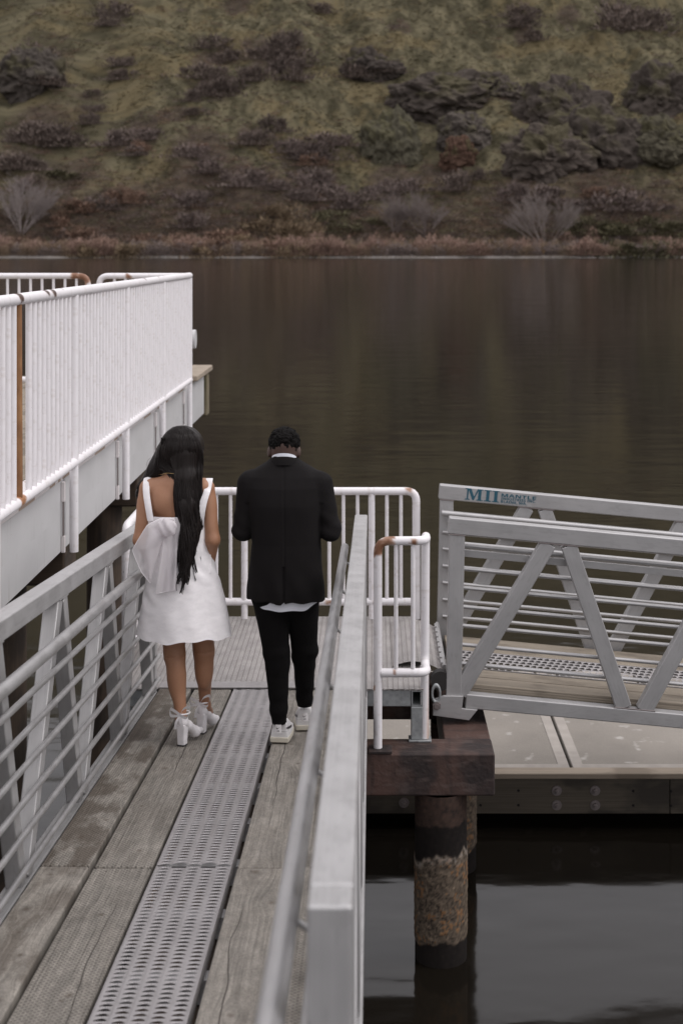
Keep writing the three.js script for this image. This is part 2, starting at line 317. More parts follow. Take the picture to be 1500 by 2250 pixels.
// ================================================================ river
{
  const bump = tex(1024, 1024, 14, 14, (u, v) => {
    const a = fbm(u * 9 + 0.6 * fbm(u * 4, v * 4, 301, 2, 4, 4), v * 26, 303, 3, 9, 26), b = fbm(u * 40, v * 90, 305, 3, 40, 90), c = fbm(u * 3, v * 5, 307, 3, 3, 5);
    return clamp(0.5 + (a - 0.5) * 0.55 + (b - 0.5) * 0.22 * smooth(0.35, 0.65, c));
  }, false);
  const g = new THREE.PlaneGeometry(3200, 900, 1, 1); g.rotateX(-Math.PI / 2); g.translate(0, 0, -370);
  const p = g.attributes.position, uv = g.attributes.uv; for (let i = 0; i < p.count; i++) uv.setXY(i, p.getX(i), p.getZ(i));
  structure('river', g, new THREE.MeshPhysicalMaterial({ color: col(0.0095, 0.0078, 0.0058), roughness: 0.085, ior: 1.33, bumpMap: bump, bumpScale: 0.016 }));
  const bed = new THREE.PlaneGeometry(3200, 900); bed.rotateX(-Math.PI / 2); bed.translate(0, -4, -370);
  structure('riverbed', bed, std({ color: col(0.05, 0.045, 0.035), roughness: 1 }));
}

// ================================================================ ramp on which the two people stand
const SLOPE = 0.0871, RA = new THREE.Matrix4().makeRotationX(-Math.atan(SLOPE)).setPosition(-0.705, 1.601, -8.62);
const RL = (d) => (8.62 - d) * 1.0038;               // depth in the photograph -> metres along the ramp from its low end
const deckY = (d) => 2.352 - SLOPE * d;
function grating(W, L, cols, pitch) {                 // safety grating: rows of raised, toothed lens-shaped openings between ribs
  const pos = [], cw = W / cols, rows = Math.round(L / pitch);
  const tri = (a, b, c) => pos.push(...a, ...b, ...c), quad = (a, b, c, d) => { tri(a, b, c); tri(a, c, d); };
  for (let c = 0; c < cols; c++) for (let r = 0; r < rows; r++) {
    const x0 = -W / 2 + c * cw, st = (c % 2) * 0.5 * pitch, z0 = r * pitch + st, n = 6, rib = cw * 0.13;
    if (z0 + pitch > L + 0.001) continue;
    const X = (k) => x0 + rib + (cw - 2 * rib) * k / n, arch = (k) => Math.sin(Math.PI * k / n);
    for (let k = 0; k < n; k++) {
      const a0 = arch(k), a1 = arch(k + 1);
      // strap: from a dipped edge at the back to a raised, toothed edge at the front
      const e0 = 1 - a0, e1 = 1 - a1, m2 = arch(k + 0.5);
      const back0 = [X(k), 0.0005 * a0, z0 + pitch * (0.16 - 0.16 * e0)], back1 = [X(k + 1), 0.0005 * a1, z0 + pitch * (0.16 - 0.16 * e1)], front0 = [X(k), -0.003 * a0, z0 + pitch * (0.27 + 0.62 * e0)], front1 = [X(k + 1), -0.003 * a1, z0 + pitch * (0.27 + 0.62 * e1)];
      quad(back0, front0, front1, back1);
      tri(back1, [X(k + 0.5), 0.0005 * m2 + 0.0008, z0 + pitch * (0.04 - 0.04 * (1 - m2))], back0);
    }
    quad([x0, 0.001, z0], [x0, 0.001, z0 + pitch], [x0 + rib, 0, z0 + pitch], [x0 + rib, 0, z0]);
    quad([x0 + cw - rib, 0, z0], [x0 + cw - rib, 0, z0 + pitch], [x0 + cw, 0.001, z0 + pitch], [x0 + cw, 0.001, z0]);
  }
  const g = new THREE.BufferGeometry(); g.setAttribute('position', new THREE.Float32BufferAttribute(pos, 3)); g.computeVertexNormals();
  const out = boxUV(g, 'z'); return merge([out, box(-W / 2 - 0.004, -W / 2, -0.05, 0.003, 0, L, 0), box(W / 2, W / 2 + 0.004, -0.05, 0.003, 0, L, 0)]);
}
{
  const ramp = thing('boarding_ramp', 'sloping aluminium truss ramp with timber boards and metal grating under the couple', 'ramp', [-0.705, 1.5, -8.62]);
  const put = (g) => g.applyMatrix4(RA), add = (n, g, m, p = ramp) => part(n, put(Array.isArray(g) ? merge(g) : g), m, p);
  const zJ = RL(5.516), zE = RL(1.9), X = V(1, 0, 0);
  // boards: four lanes, two lengths each
  const lanes = [[-0.595, -0.400, 0, 0.006], [-0.386, -0.152, 1, -0.002], [0.176, 0.413, 2, -0.004], [0.426, 0.595, 3, 0.001]];
  const R = rng(77);
  lanes.forEach(([x0, x1, m, up], i) => [[0.0, zJ - 0.004], [zJ + 0.004, zE]].forEach(([z0, z1], j) => {
    const g = box(x0 + 0.003 * R(), x1 - 0.003 * R(), -0.045, up - 0.004 * R(), z0, z1, 0.008);
    const p = g.attributes.position, uv = g.attributes.uv;                 // uv from the board's own edge
    for (let k = 0; k < p.count; k++) { if (Math.abs(p.getX(k) - x0) < 0.01) p.setX(k, p.getX(k) + 0.004 * (vn(p.getZ(k) * 3, i, 9) - 0.5)); uv.setXY(k, p.getX(k) - x0 + (j ? 0.003 : 0), p.getZ(k) - z0); }
    add('plank', g, boardMats[[[0, 4], [1, 2], [3, 3], [2, 1]][i][j]]);
  }));
  for (const [z0, L] of [[0.0, zJ - 0.003], [zJ + 0.003, zE - zJ]]) { const g = grating(0.286, L, 5, 0.033); g.translate(0.0085, 0.0, z0); add('grating', g, M.grate); }
  // cross beams and bottom chords
  for (let d = 8.4; d > 2.2; d -= 0.535) add('cross_beam', box(-0.606, 0.596, -0.135, -0.055, RL(d) - 0.04, RL(d) + 0.04), M.alu);
  add('added_slot_backing', box(-0.125, 0.140, -0.26, -0.14, 0.05, zE, 0.006), M.darkTimber);  // added dark timber: blocks the bright water below so the grating slots look dark
  const sides = [[-0.645, 1], [0.635, -1]];
  for (const [x, s] of sides) {
    add('top_rail', box(x - 0.039, x + 0.039, 0.969, 1.047, RL(8.66), RL(2.3325), 0.007), M.alu);
    add('bottom_chord', box(x - 0.040, x + 0.040, -0.115, -0.012, RL(8.62), RL(2.335), 0.007), M.alu);
    add('end_post', box(x - 0.036, x + 0.036, -0.011, 0.968, RL(8.62), RL(8.545), 0.006, 'y'), M.alu);
    add('end_post', box(x - 0.038, x + 0.038, -0.4, 1.046, RL(2.33), RL(2.236), 0.007, 'y'), M.alu);
    const bottoms = [8.56, 7.53, 6.46, 5.40, 4.33, 3.26, 2.30], tops = [8.07, 7.0, 5.94, 4.87, 3.80, 2.74];
    for (let k = 0; k < 6; k++) {
      const t = V(x, 0.966, RL(tops[k])), o = 0.043;
      add('diagonal', beam(V(x, -0.014, RL(bottoms[k]) + o), t.clone().add(V(0, 0, -o)), 0.076, 0.064, X), M.alu);
      add('diagonal', beam(V(x, -0.014, RL(bottoms[k + 1]) - o), t.clone().add(V(0, 0, o)), 0.076, 0.064, X), M.alu);
      const b = rod(V(x + s * 0.03, 0.80, RL(tops[k])), V(x + s * 0.10, 0.845, RL(tops[k])), 0.008, 6); add('bracket', b, M.aluBar);
    }
    for (const d of tops) add('weld_bead', rod(V(x + s * 0.034, 0.967, RL(d) - 0.085), V(x + s * 0.034, 0.967, RL(d) + 0.085), 0.0035, 5), M.aluBar);
    for (const h of [0.708, 0.580, 0.455, 0.327, 0.204, 0.065]) add('bar', rod(V(x + s * 0.052, h, RL(8.60)), V(x + s * 0.052, h, RL(2.26)), 0.0128, 10), M.aluBar);
    add('handrail', pipe([V(x + s * 0.10, 0.85, RL(8.64)), V(x + s * 0.10, 0.85, RL(2.18))], 0.0245, 0.05, 0.6, 16), M.aluBar);
  }
  add('lip_plate', box(-0.60, 0.59, 0.004, 0.012, -0.245, 0.012, 0.002), M.grate);
}

// ================================================================ landing at the foot of the ramp
{
  const t = thing('landing_platform', 'level tread plate landing between the ramp and the right gangway', 'platform', [-0.65, 1.28, -9.47]);
  part('deck_plate', box(-1.62, 0.31, 1.588, 1.600, -10.33, -8.625, 0.003), M.tread, t);
  part('front_beam', box(-1.60, 0.236, 1.487, 1.5865, -8.715, -8.635, 0.006, 'x'), M.galv, t);
  part('rear_beam', box(-1.60, 0.236, 1.487, 1.5865, -10.31, -10.23, 0.006, 'x'), M.galv, t);
  for (const x of [-1.575, -0.66]) part('side_beam', box(x - 0.035, x + 0.035, 1.49, 1.5865, -10.228, -8.717, 0.006), M.galv, t);
  // open-ended tube along the right edge
  const tube = []; for (const [a, b, c, d] of [[0.238, 0.246, 1.487, 1.5865], [0.300, 0.308, 1.487, 1.5865], [0.2461, 0.2999, 1.487, 1.495], [0.2461, 0.2999, 1.5785, 1.5865]]) tube.push(box(a, b, c, d, -10.30, -8.632, 0));
  part('edge_tube', tube, M.galv, t);
  for (const [x, z] of [[0.272, -8.665], [0.272, -9.95], [-1.50, -8.60], [-1.50, -9.95]]) part('leg', [box(x - 0.036, x + 0.036, 1.287, 1.4865, z - 0.036, z + 0.036, 0.006, 'y'), box(x - 0.05, x + 0.05, 1.276, 1.2868, z - 0.05, z + 0.05, 0.002)], M.galv, t);
}
// railing along the far side of the landing
{
  const t = thing('landing_railing', 'white pipe railing with thin balusters behind the couple', 'railing', [-0.6, 1.6, -10.27]);
  const z = -10.27, top = 2.527, bot = 1.7225, xr = 0.318, xl = -1.56;
  const g = pipe([V(xl, 1.601, -8.95), V(xl, top, -8.95), V(xl, top, z), V(xr, top, z), V(xr, 1.601, z)], 0.0285, 0.075, 0.022);
  part('top_rail', rusted(g, [[xr - 0.05, top + 0.025, z + 0.005, 0.035]], 5), M.whiteRust, t);
  part('bottom_rail', rusted(pipe([V(xl + 0.029, bot, z), V(xr - 0.02, bot, z)], 0.027, 0.05, 0.025), [[-0.32, bot, z + 0.02, 0.022], [0.02, bot, z + 0.02, 0.014]], 8), M.whiteRust, t);
  part('bottom_rail', pipe([V(xl, bot, -8.97), V(xl, bot, z + 0.03)], 0.027, 0.05, 0.2), M.white, t);
  for (const x of [-0.006, -0.93]) part('post', rod(V(x, 1.601, z), V(x, top - 0.02, z), 0.024, 12), M.white, t);
  for (let k = -15; k <= 2; k++) { const x = -0.006 + 0.1025 * k + (k > 0 ? 0.008 : 0); if (Math.abs(x + 0.93) < 0.03 || k === 0) continue; part('baluster', rod(V(x, bot + 0.02, z), V(x, top - 0.02, z), 0.0133, 9), M.white, t); }
  for (let k = 1; k < 12; k++) part('baluster', rod(V(xl, bot + 0.02, z + 0.106 * k), V(xl, top - 0.02, z + 0.106 * k), 0.0133, 9), M.white, t);
}
// short railing on the pile cap, in front of the landing
{
  const t = thing('corner_railing', 'short white pipe railing with rusty bends beside the ramp handrail', 'railing', [0.18, 1.275, -8.5]);
  const z = -8.475, zb = -8.655, x0 = 0.032, x1 = 0.325, top = 2.535, bot = 1.742;
  const g = pipe([V(x0, 1.295, z), V(x0, top, z), V(x1, top, z), V(x1, top + 0.005, zb), V(x1 - 0.004, bot, zb), V(x1 + 0.004, bot, z), V(x0 + 0.02, bot, z)], 0.0265, 0.075, 0.016);
  part('pipe_frame', rusted(g, [[x0 + 0.005, top - 0.04, z, 0.065], [x0 + 0.06, top + 0.01, z, 0.045], [x1 - 0.075, top, z + 0.02, 0.022], [x1, top + 0.02, zb + 0.03, 0.03], [x0 + 0.10, bot + 0.01, z + 0.02, 0.012], [x0 - 0.025, 1.66, z, 0.022], [x0 - 0.025, 1.55, z, 0.014]], 12), M.whiteRust, t);
  part('post', rusted(rod(V(x1 - 0.006, 1.290, zb), V(x1 - 0.006, bot - 0.01, zb), 0.0265, 14), [[x1, 1.29, zb, 0.02]], 4), M.whiteRust, t);
  for (const x of [0.141, 0.243]) part('baluster', rod(V(x, bot + 0.02, z), V(x, top - 0.02, z), 0.0133, 9), M.white, t);
  part('base_plate', box(x0 - 0.055, x0 + 0.085, 1.276, 1.291, z - 0.06, z + 0.065, 0.003), M.rust, t);
  part('base_plate', box(x1 - 0.05, x1 + 0.035, 1.276, 1.287, zb - 0.045, zb + 0.045, 0.003), M.galv, t);
}
// ================================================================ brown steel pile cap and its piles
{
  const t = thing('pile_cap', 'rusty brown steel box beam frame carrying the landing', 'pile cap', [-0.4, 1.02, -9.2]);
  const b = (n, ...a) => part(n, box(...a), M.rust, t);
  b('front_beam', -1.55, 0.73, 1.020, 1.275, -8.690, -8.420, 0.014, 'x');
  b('rear_beam', -1.55, 0.73, 1.020, 1.275, -10.07, -9.79, 0.014, 'x');
  b('side_beam', 0.44, 0.727, 1.022, 1.273, -9.788, -8.692, 0.012, 'z');
  b('side_beam', -1.547, -1.26, 1.022, 1.273, -9.788, -8.692, 0.012, 'z');
}
function steelPile(x, z, r, y1, name, label, cat, seed, group) {
  const g = new THREE.CylinderGeometry(r, r, y1 + 1.5, 120, 260, true); g.translate(x, (y1 - 1.5) / 2, z);
  const p = g.attributes.position, n = g.attributes.normal, c = new Float32Array(p.count * 3);
  for (let i = 0; i < p.count; i++) {
    const X = p.getX(i), Y = p.getY(i), Z = p.getZ(i), a = Math.atan2(Z - z, X - x);
    const rag = (fbm(Math.cos(a) * 2 + 5, Math.sin(a) * 2 + Y * 0.6, seed, 4) - 0.5) * 0.15 + 0.035 * Math.cos(a);
    const top = smooth(-0.008, 0.008, Y - (0.84 + rag * 0.4)), crust = smooth(0.012, -0.012, Y - (0.66 + rag)) * smooth(-0.01, 0.01, Y - (0.14 + rag * 0.5)), salt = smooth(0.045, 0.0, Math.abs(Y - (0.645 + rag)));
    const f = fbm3(X * 55, Y * 55, Z * 55, seed + 3, 3), f2 = vn3(X * 120, Y * 120, Z * 120, seed + 4), big = fbm3(X * 12, Y * 12, Z * 12, seed + 6, 3);
    let k = mix3([0.008, 0.007, 0.007], [0.020, 0.016, 0.014], f);
    k = mix3(k, mix3([0.070, 0.044, 0.034], [0.026, 0.020, 0.018], clamp(f * 1.6 - 0.3)), top);
    let cr = mix3([0.040, 0.032, 0.026], [0.205, 0.158, 0.115], clamp(f2 * 0.75 + (f - 0.5) * 1.0)); if (f > 0.56 && big > 0.50) cr = mix3(cr, [0.22, 0.105, 0.042], 0.6); cr = mix3(cr, [0.30, 0.27, 0.24], 0.55 * salt * smooth(0.35, 0.6, f));
    k = mix3(k, cr, crust);
    c.set(k, i * 3);
    const d = crust * (0.008 * f2 + 0.008 * (f - 0.3)) + (1 - crust) * 0.0035 * f2;
    p.setXYZ(i, X + n.getX(i) * d, Y, Z + n.getZ(i) * d);
  }
  g.setAttribute('color', new THREE.BufferAttribute(c, 3)); g.computeVertexNormals();
  return single(name, g, M.pile ??= new THREE.MeshPhysicalMaterial({ vertexColors: true, roughness: 0.95, specularIntensity: 0.3 }), label, cat, group);
}
steelPile(0.414, -8.56, 0.155, 1.019, 'steel_pile', 'encrusted round steel pile under the corner of the brown pile cap', 'pile', 401);
steelPile(0.560, -9.80, 0.155, 1.019, 'steel_pile', 'rusty pile half hidden behind the encrusted pile', 'pile', 402);
steelPile(-1.36, -8.56, 0.155, 1.019, 'steel_pile', 'dark pile under the landing seen through the left truss of the ramp', 'pile', 403);
steelPile(-1.36, -9.80, 0.155, 1.019, 'steel_pile', 'rear dark pile under the landing at the pier side', 'pile', 404);

// ================================================================ second gangway, going down to the right
{
  const t = thing('gangway', 'aluminium truss gangway with lettered top chord sloping down to the float', 'gangway', [2.5, 1.2, -9.6]);
  const S = 0.094, XE = 6.2, Z = V(0, 0, 1), yT = (x) => 2.585 - S * (x - 0.48), yD = (x) => 1.50 - S * (x - 0.65), yB = (x) => 1.466 - S * (x - 0.577);
  for (const [z, s] of [[-8.99, -1], [-10.24, 1]]) {
    part('top_chord', beam(V(0.482, yT(0.482) - 0.052, z), V(XE, yT(XE) - 0.052, z), 0.104, 0.080, Z, 0.008), M.alu, t);
    part('bottom_chord', beam(V(0.59, yB(0.59) - 0.046, z), V(XE, yB(XE) - 0.046, z), 0.092, 0.080, Z, 0.008), M.alu, t);
    part('end_post', beam(V(0.515, 1.452, z), V(0.5375, yT(0.5375) - 0.1045, z), 0.098, 0.076, Z), M.alu, t);
    for (let k = 0; k < 5; k++) {
      const bx = 0.53 + 1.132 * k, tx = bx + 0.653, dy = -S * 1.132 * k;
      part('diagonal', beam(V(bx + (k ? 0.062 : 0.02), 1.462 + dy - (k ? 0.005 : 0.0), z), V(tx - 0.063, 2.417 + dy, z), 0.100, 0.072, Z), M.alu, t);
      part('diagonal', beam(V(tx + 0.063, 2.405 + dy, z), V(bx + 1.132 - 0.066, 1.372 + dy, z), 0.100, 0.072, Z), M.alu, t);
    }
    for (let k = 0; k < 5; k++) { const zf = z + 0.036, bx = 0.53 + 1.132 * k, tx = bx + 0.653, w = (x0, x1, y) => part('weld_bead', rod(V(x0, y - S * (x0 - tx), zf), V(x1, y - S * (x1 - tx), zf), 0.0042, 5), M.bolt, t); w(tx - 0.13, tx + 0.13, yT(tx) - 0.107); w(bx + 1.132 - 0.13, bx + 1.132 + 0.13, yB(bx + 1.132) + 0.003 - S * 0.0 + (-S) * (tx - bx - 1.132)); }
    part('weld_bead', rod(V(0.487, yT(0.49) - 0.106, z + 0.039), V(0.588, yT(0.588) - 0.106, z + 0.039), 0.004, 5), M.bolt, t);
    for (let k = 0; k < 6; k++) { const y = 2.243 - 0.1215 * k, zb = z + s * 0.052; part('bar', rod(V(0.505, y + 0.003, zb), V(XE, y - S * (XE - 0.505), zb), 0.0128, 10), M.aluBar, t); }
    const zh = z + s * 0.092; part('handrail', pipe([V(0.50, 2.39, zh), V(XE, 2.39 - S * (XE - 0.5), zh)], 0.022, 0.05, 0.6, 16), M.aluBar, t);
    part('handrail_strip', beam(V(0.53, 2.345 - S * 0.03, z + s * 0.066), V(XE, 2.345 - S * (XE - 0.5), z + s * 0.066), 0.045, 0.012, Z, 0.002), M.alu, t);
  }
  const plank = (z0, z1, m, du, th = 0.05) => { const L = XE - 0.50, g = new RoundedBoxGeometry(z1 - z0, th, L, 1, 0.006), q = boxUV(g, 'z', du, du * 3); q.rotateY(Math.PI / 2); q.rotateZ(-Math.atan(S)); q.translate(0.50 + L / 2, yD(0.50 + L / 2) - th / 2, (z0 + z1) / 2); part('plank', q, m, t); };
  plank(-10.155, -9.985, M.gangPlank, 0.1); plank(-9.975, -9.800, M.gangPlank, 0.35); plank(-9.378, -9.215, M.gangPlank, 0.22); plank(-9.205, -9.045, M.gangPlank, 0.05);
  { const L = 5.6, g = grating(0.395, L, 6, 0.045); g.rotateY(Math.PI / 2); g.rotateZ(-Math.atan(S)); g.translate(0.52, yD(0.52), -9.589); part('grating', g, M.grate, t); }
  for (let x = 0.75; x < 6; x += 0.566) part('cross_beam', beam(V(x, yD(x) - 0.1, -10.19), V(x, yD(x) - 0.1, -9.035), 0.07, 0.07, V(0, 1, 0)), M.alu, t);
  // shoe plate, wheel and shackle where the gangway bears on the pile cap
  for (const z of [-8.953, -10.29]) {
    const s = new THREE.Shape(); [[0.385, 1.43], [0.45, 1.455], [0.572, 1.453], [0.563, 1.375], [0.66, 1.366], [0.61, 1.305], [0.385, 1.335]].forEach(([x, y], i) => i ? s.lineTo(x, y) : s.moveTo(x, y));
    const g = new THREE.ExtrudeGeometry(s, { depth: 0.014, bevelEnabled: true, bevelSize: 0.003, bevelThickness: 0.003, bevelSegments: 1 }); g.translate(0, 0, z); part('shoe_plate', boxUV(g, 'x'), M.alu, t);
  }
  const wheel = new THREE.CylinderGeometry(0.062, 0.062, 0.07, 28); wheel.rotateX(Math.PI / 2); wheel.translate(0.432, 1.545, -8.99); part('wheel', wheel, M.rubber, t);
  const ring = new THREE.TorusGeometry(0.042, 0.012, 10, 24); ring.scale(0.6, 1.25, 1); ring.translate(0.402, 1.475, -8.925); part('shackle', ring, M.galv, t);
  part('pin', [rod(V(0.405, 1.402, -8.955), V(0.405, 1.402, -8.905), 0.028, 6), rod(V(0.405, 1.402, -8.905), V(0.405, 1.402, -8.895), 0.016, 12)], M.bolt, t);
  // hinged flap onto the landing
  const flap = sheet(24, 2, (s, v) => { const x = lerp(0.125, 0.455, s); return [x, 1.612 + 0.030 * Math.sin(Math.PI * clamp(s * 1.25)) - 0.008 * (1 - s) - 0.03 * smooth(0.75, 1, s), lerp(-10.12, -9.07, v)]; });
  const p = flap.attributes.position, uv = flap.attributes.uv; for (let i = 0; i < p.count; i++) uv.setXY(i, p.getX(i), p.getZ(i));
  const f = part('flap_plate', flap, M.tread, t);
  part('hinge', rod(V(0.462, 1.602, -10.12), V(0.462, 1.602, -9.07), 0.014, 10), M.aluBar, f);
  for (let k = 0; k < 8; k++) part('hinge_knuckle', box(0.440, 0.458, 1.607, 1.616, -10.08 + k * 0.125, -10.0 + k * 0.125, 0.002), M.alu, f);
  // lettering on the far chord
  const serif = await new FontLoader().loadAsync('fonts/droid/droid_serif_bold.typeface.json'), sans = await new FontLoader().loadAsync('fonts/droid/droid_sans_bold.typeface.json'), letters = [];
  const write = (s, font, x, y, h, w) => { const g = new TextGeometry(s, { font, size: h / 0.72, depth: 0.0015, curveSegments: 3, bevelEnabled: false }); g.computeBoundingBox(); const q = g.boundingBox; g.translate(-q.min.x, 0, 0); g.scale(w / (q.max.x - q.min.x), 1, 1); g.translate(x, y, 0); letters.push(g); };
  write('MII', serif, 0, -0.036, 0.060, 0.248); write('MANTLE', sans, 0.262, 0.008, 0.017, 0.252); write('INDUSTRIES INC.', sans, 0.262, -0.013, 0.0125, 0.252); write('BLAINE, WA.', sans, 0.262, -0.035, 0.0125, 0.188);
  const sign = merge(letters); sign.rotateZ(-Math.atan(S)); sign.translate(0.668, yT(0.668) - 0.052, -10.1995); part('maker_lettering', sign, std({ color: col(0.014, 0.085, 0.125), roughness: 0.6 }), t);
}

// ================================================================ concrete float
{
  const t = thing('floating_dock', 'low concrete float with timber waler beyond the steel pile', 'dock', [2.5, 0, -11.8]);
  const yT = 0.40, zf = -10.56, zb = -13.0;
  for (const [x0, x1] of [[-0.92, 1.482], [1.498, 3.9], [3.916, 6.3]]) {
    const slab = part('concrete_slab', box(x0, x1, 0.16, yT, zb, zf, 0.012, 'x'), M.concrete, t), e = 0.085;
    part('edge_band', [box(x0 + 0.006, x1 - 0.006, yT + 0.0005, yT + 0.004, zf - e, zf - 0.008, 0, 'x'), box(x0 + 0.006, x1 - 0.006, yT + 0.0005, yT + 0.004, zb + 0.008, zb + e, 0, 'x'), box(x0 + 0.006, x0 + e, yT + 0.0005, yT + 0.004, zb + e, zf - e, 0), box(x1 - e, x1 - 0.006, yT + 0.0005, yT + 0.004, zb + e, zf - e, 0)], M.concreteEdge, slab);
  }
  part('float_tub', box(-0.8, 6.2, -0.4, 0.155, zb + 0.2, zf - 0.25, 0.02, 'x'), M.rubber, t);
  part('waler', box(-0.92, 2.2, 0.102, 0.362, -10.557, -10.46, 0.006, 'x'), M.waler, t);
  part('waler', box(2.205, 6.3, 0.102, 0.362, -10.557, -10.46, 0.006, 'x', 0.3, 0.8), M.waler, t);
  part('rub_board', box(-0.92, 2.62, 0.3635, 0.408, -10.570, -10.44, 0.010, 'x'), M.rubboard, t);
  part('rub_board', box(2.625, 6.3, 0.3635, 0.407, -10.570, -10.44, 0.010, 'x', 0.2, 0.6), M.rubboard, t);
  for (const [x, y] of [[1.364, 0.275], [1.364, 0.167], [1.648, 0.275], [1.648, 0.167], [0.233, 0.185], [0.233, 0.28], [3.6, 0.275], [3.6, 0.167]]) {
    const w = new THREE.CylinderGeometry(0.036, 0.038, 0.008, 24); w.rotateX(Math.PI / 2); w.translate(x, y, -10.456);
    const h = new THREE.CylinderGeometry(0.021, 0.021, 0.022, 6); h.rotateX(Math.PI / 2); h.translate(x, y, -10.441); part('bolt', [w, h, rod(V(x, y, -10.43), V(x, y, -10.41), 0.011, 8)], M.bolt, t);
  }
  for (const [x, y] of [[1.08, 0.275], [1.08, 0.167], [0.80, 0.167], [1.93, 0.272], [1.93, 0.165], [2.21, 0.27], [2.21, 0.163]]) { const h = new THREE.CylinderGeometry(0.010, 0.010, 0.004, 12); h.rotateX(Math.PI / 2); h.translate(x, y, -10.4585); part('bolt_hole', h, M.hole, t); }
}

// ================================================================ fixed pier on the left
const PX = -1.77, postD = [4.85, 6.62, 8.38, 10.15, 11.92, 13.68];
{
  const t = thing('pier', 'raised pier with pale grey fascia above the ramp', 'pier', [-3.4, 2.5, -9]);
  const ends = [3.0, ...postD.slice(0, 5), 13.62, 15.35];
  for (let k = 0; k < ends.length - 1; k++) part('fascia_panel', box(-2.0, -1.83, 2.505, 2.925, -ends[k + 1] + 0.005, -ends[k] - 0.005, 0.004, 'y', k * 0.7), M.fascia, t);
  part('fascia_cap', box(-2.02, -1.826, 2.9255, 2.945, -15.36, -3, 0.004, 'z'), M.peeling, t);
  for (let k = 0; k < 16; k++) part('deck_board', box(-2.03 - 0.245 * (k + 1), -2.028 - 0.245 * k, 2.90, 2.944, -15.0, -3, 0.004, 'z', k * 0.1), M.gangPlank, t);
  for (const d of [8.9, 11.6, 14.3]) part('cap_beam', box(-5.6, -1.90, 2.20, 2.50, -d - 0.17, -d + 0.17, 0.02, 'x'), M.darkTimber, t);
  part('soffit', box(-5.9, -2.03, 2.55, 2.89, -14.98, -3, 0, 'z'), M.darkTimber, t);
  const blk = box(-2.15, -1.80, 2.47, 2.93, -15.60, -15.38, 0.02, 'y'); part('end_timber', blk, M.oldTimber, t);
  part('end_timber', box(-2.3, -1.77, 2.948, 3.01, -15.66, -14.3, 0.015, 'x'), M.rubboard, t);
  for (const d of postD) {                             // clamp and tie rods beside each post
    const z = -d + 0.075;
    part('clamp', box(-1.829, -1.806, 2.80, 2.918, z - 0.011, z + 0.011, 0.004, 'y'), M.peeling, t);
    part('clamp', box(-1.829, -1.806, 2.50, 2.60, z - 0.011, z + 0.011, 0.004, 'y'), M.peeling, t);
    for (const o of [-0.009, 0.009]) part('tie_rod', rod(V(-1.817, 2.60, z + o), V(-1.817, 2.80, z + o), 0.004, 6), M.bolt, t);
  }
}
{
  const t = thing('pier_fence', 'long white railing of close vertical bars along the pier edge', 'railing', [PX, 2.5, -9]);
  const top = 4.035, bot = 3.02, d0 = 4.85, d1 = 13.68;
  const spots = [[PX, top + 0.02, -7.03, 0.05], [PX + 0.01, top + 0.03, -7.6, 0.04], [PX + 0.01, top + 0.03, -7.75, 0.045], [PX, top + 0.03, -10.9, 0.035], [PX, top + 0.03, -11.6, 0.035], [PX, top + 0.03, -11.9, 0.025], [PX, top + 0.02, -8.0, 0.015], [PX, top + 0.02, -9.0, 0.012]];
  part('top_rail', rusted(pipe([V(PX, top, -d0), V(PX, top, -d1)], 0.030, 0.06, 0.022), spots, 21, [0.09, 0.06, 0.05], [0.20, 0.12, 0.09]), M.whiteRust, t);
  part('bottom_rail', rusted(pipe([V(PX, bot, -d0), V(PX, bot, -d1 - 0.02)], 0.029, 0.06, 0.022), [[PX + 0.01, bot + 0.02, -7.06, 0.055], [PX, bot + 0.02, -12.6, 0.02]], 23, [0.42, 0.20, 0.09], [0.6, 0.36, 0.22]), M.whiteRust, t);
  for (const d of postD) part('post', rod(V(PX, 2.49, -d), V(PX, top - 0.02, -d), 0.026, 14), M.white, t);
  const bars = []; for (let d = d0 + 0.106; d < d1 - 0.03; d += 0.1055) if (!postD.some((p) => Math.abs(p - d) < 0.05)) bars.push(d);
  for (const d of bars) {
    if (Math.abs(d - 7.21) < 0.053) continue;          // one bar is missing
    const rustBar = Math.abs(d - 7.105) < 0.053;
    const g = rod(V(PX + (rustBar ? 0.004 : 0), bot + 0.022, -d), V(PX, top - 0.022, -d), 0.0168, 10);
    const b = part('baluster', g, rustBar ? M.rustBar ??= std({ roughness: 0.8, map: tex(64, 512, 0.1, 1.2, (u, v) => mix3([0.16, 0.07, 0.03], [0.36, 0.19, 0.085], fbm(u * 4, v * 18, 501, 4, 4, 18))) }) : M.white, t);
    if (rustBar) b.userData.label = 'bare rusty baluster beside the gap';
  }
}
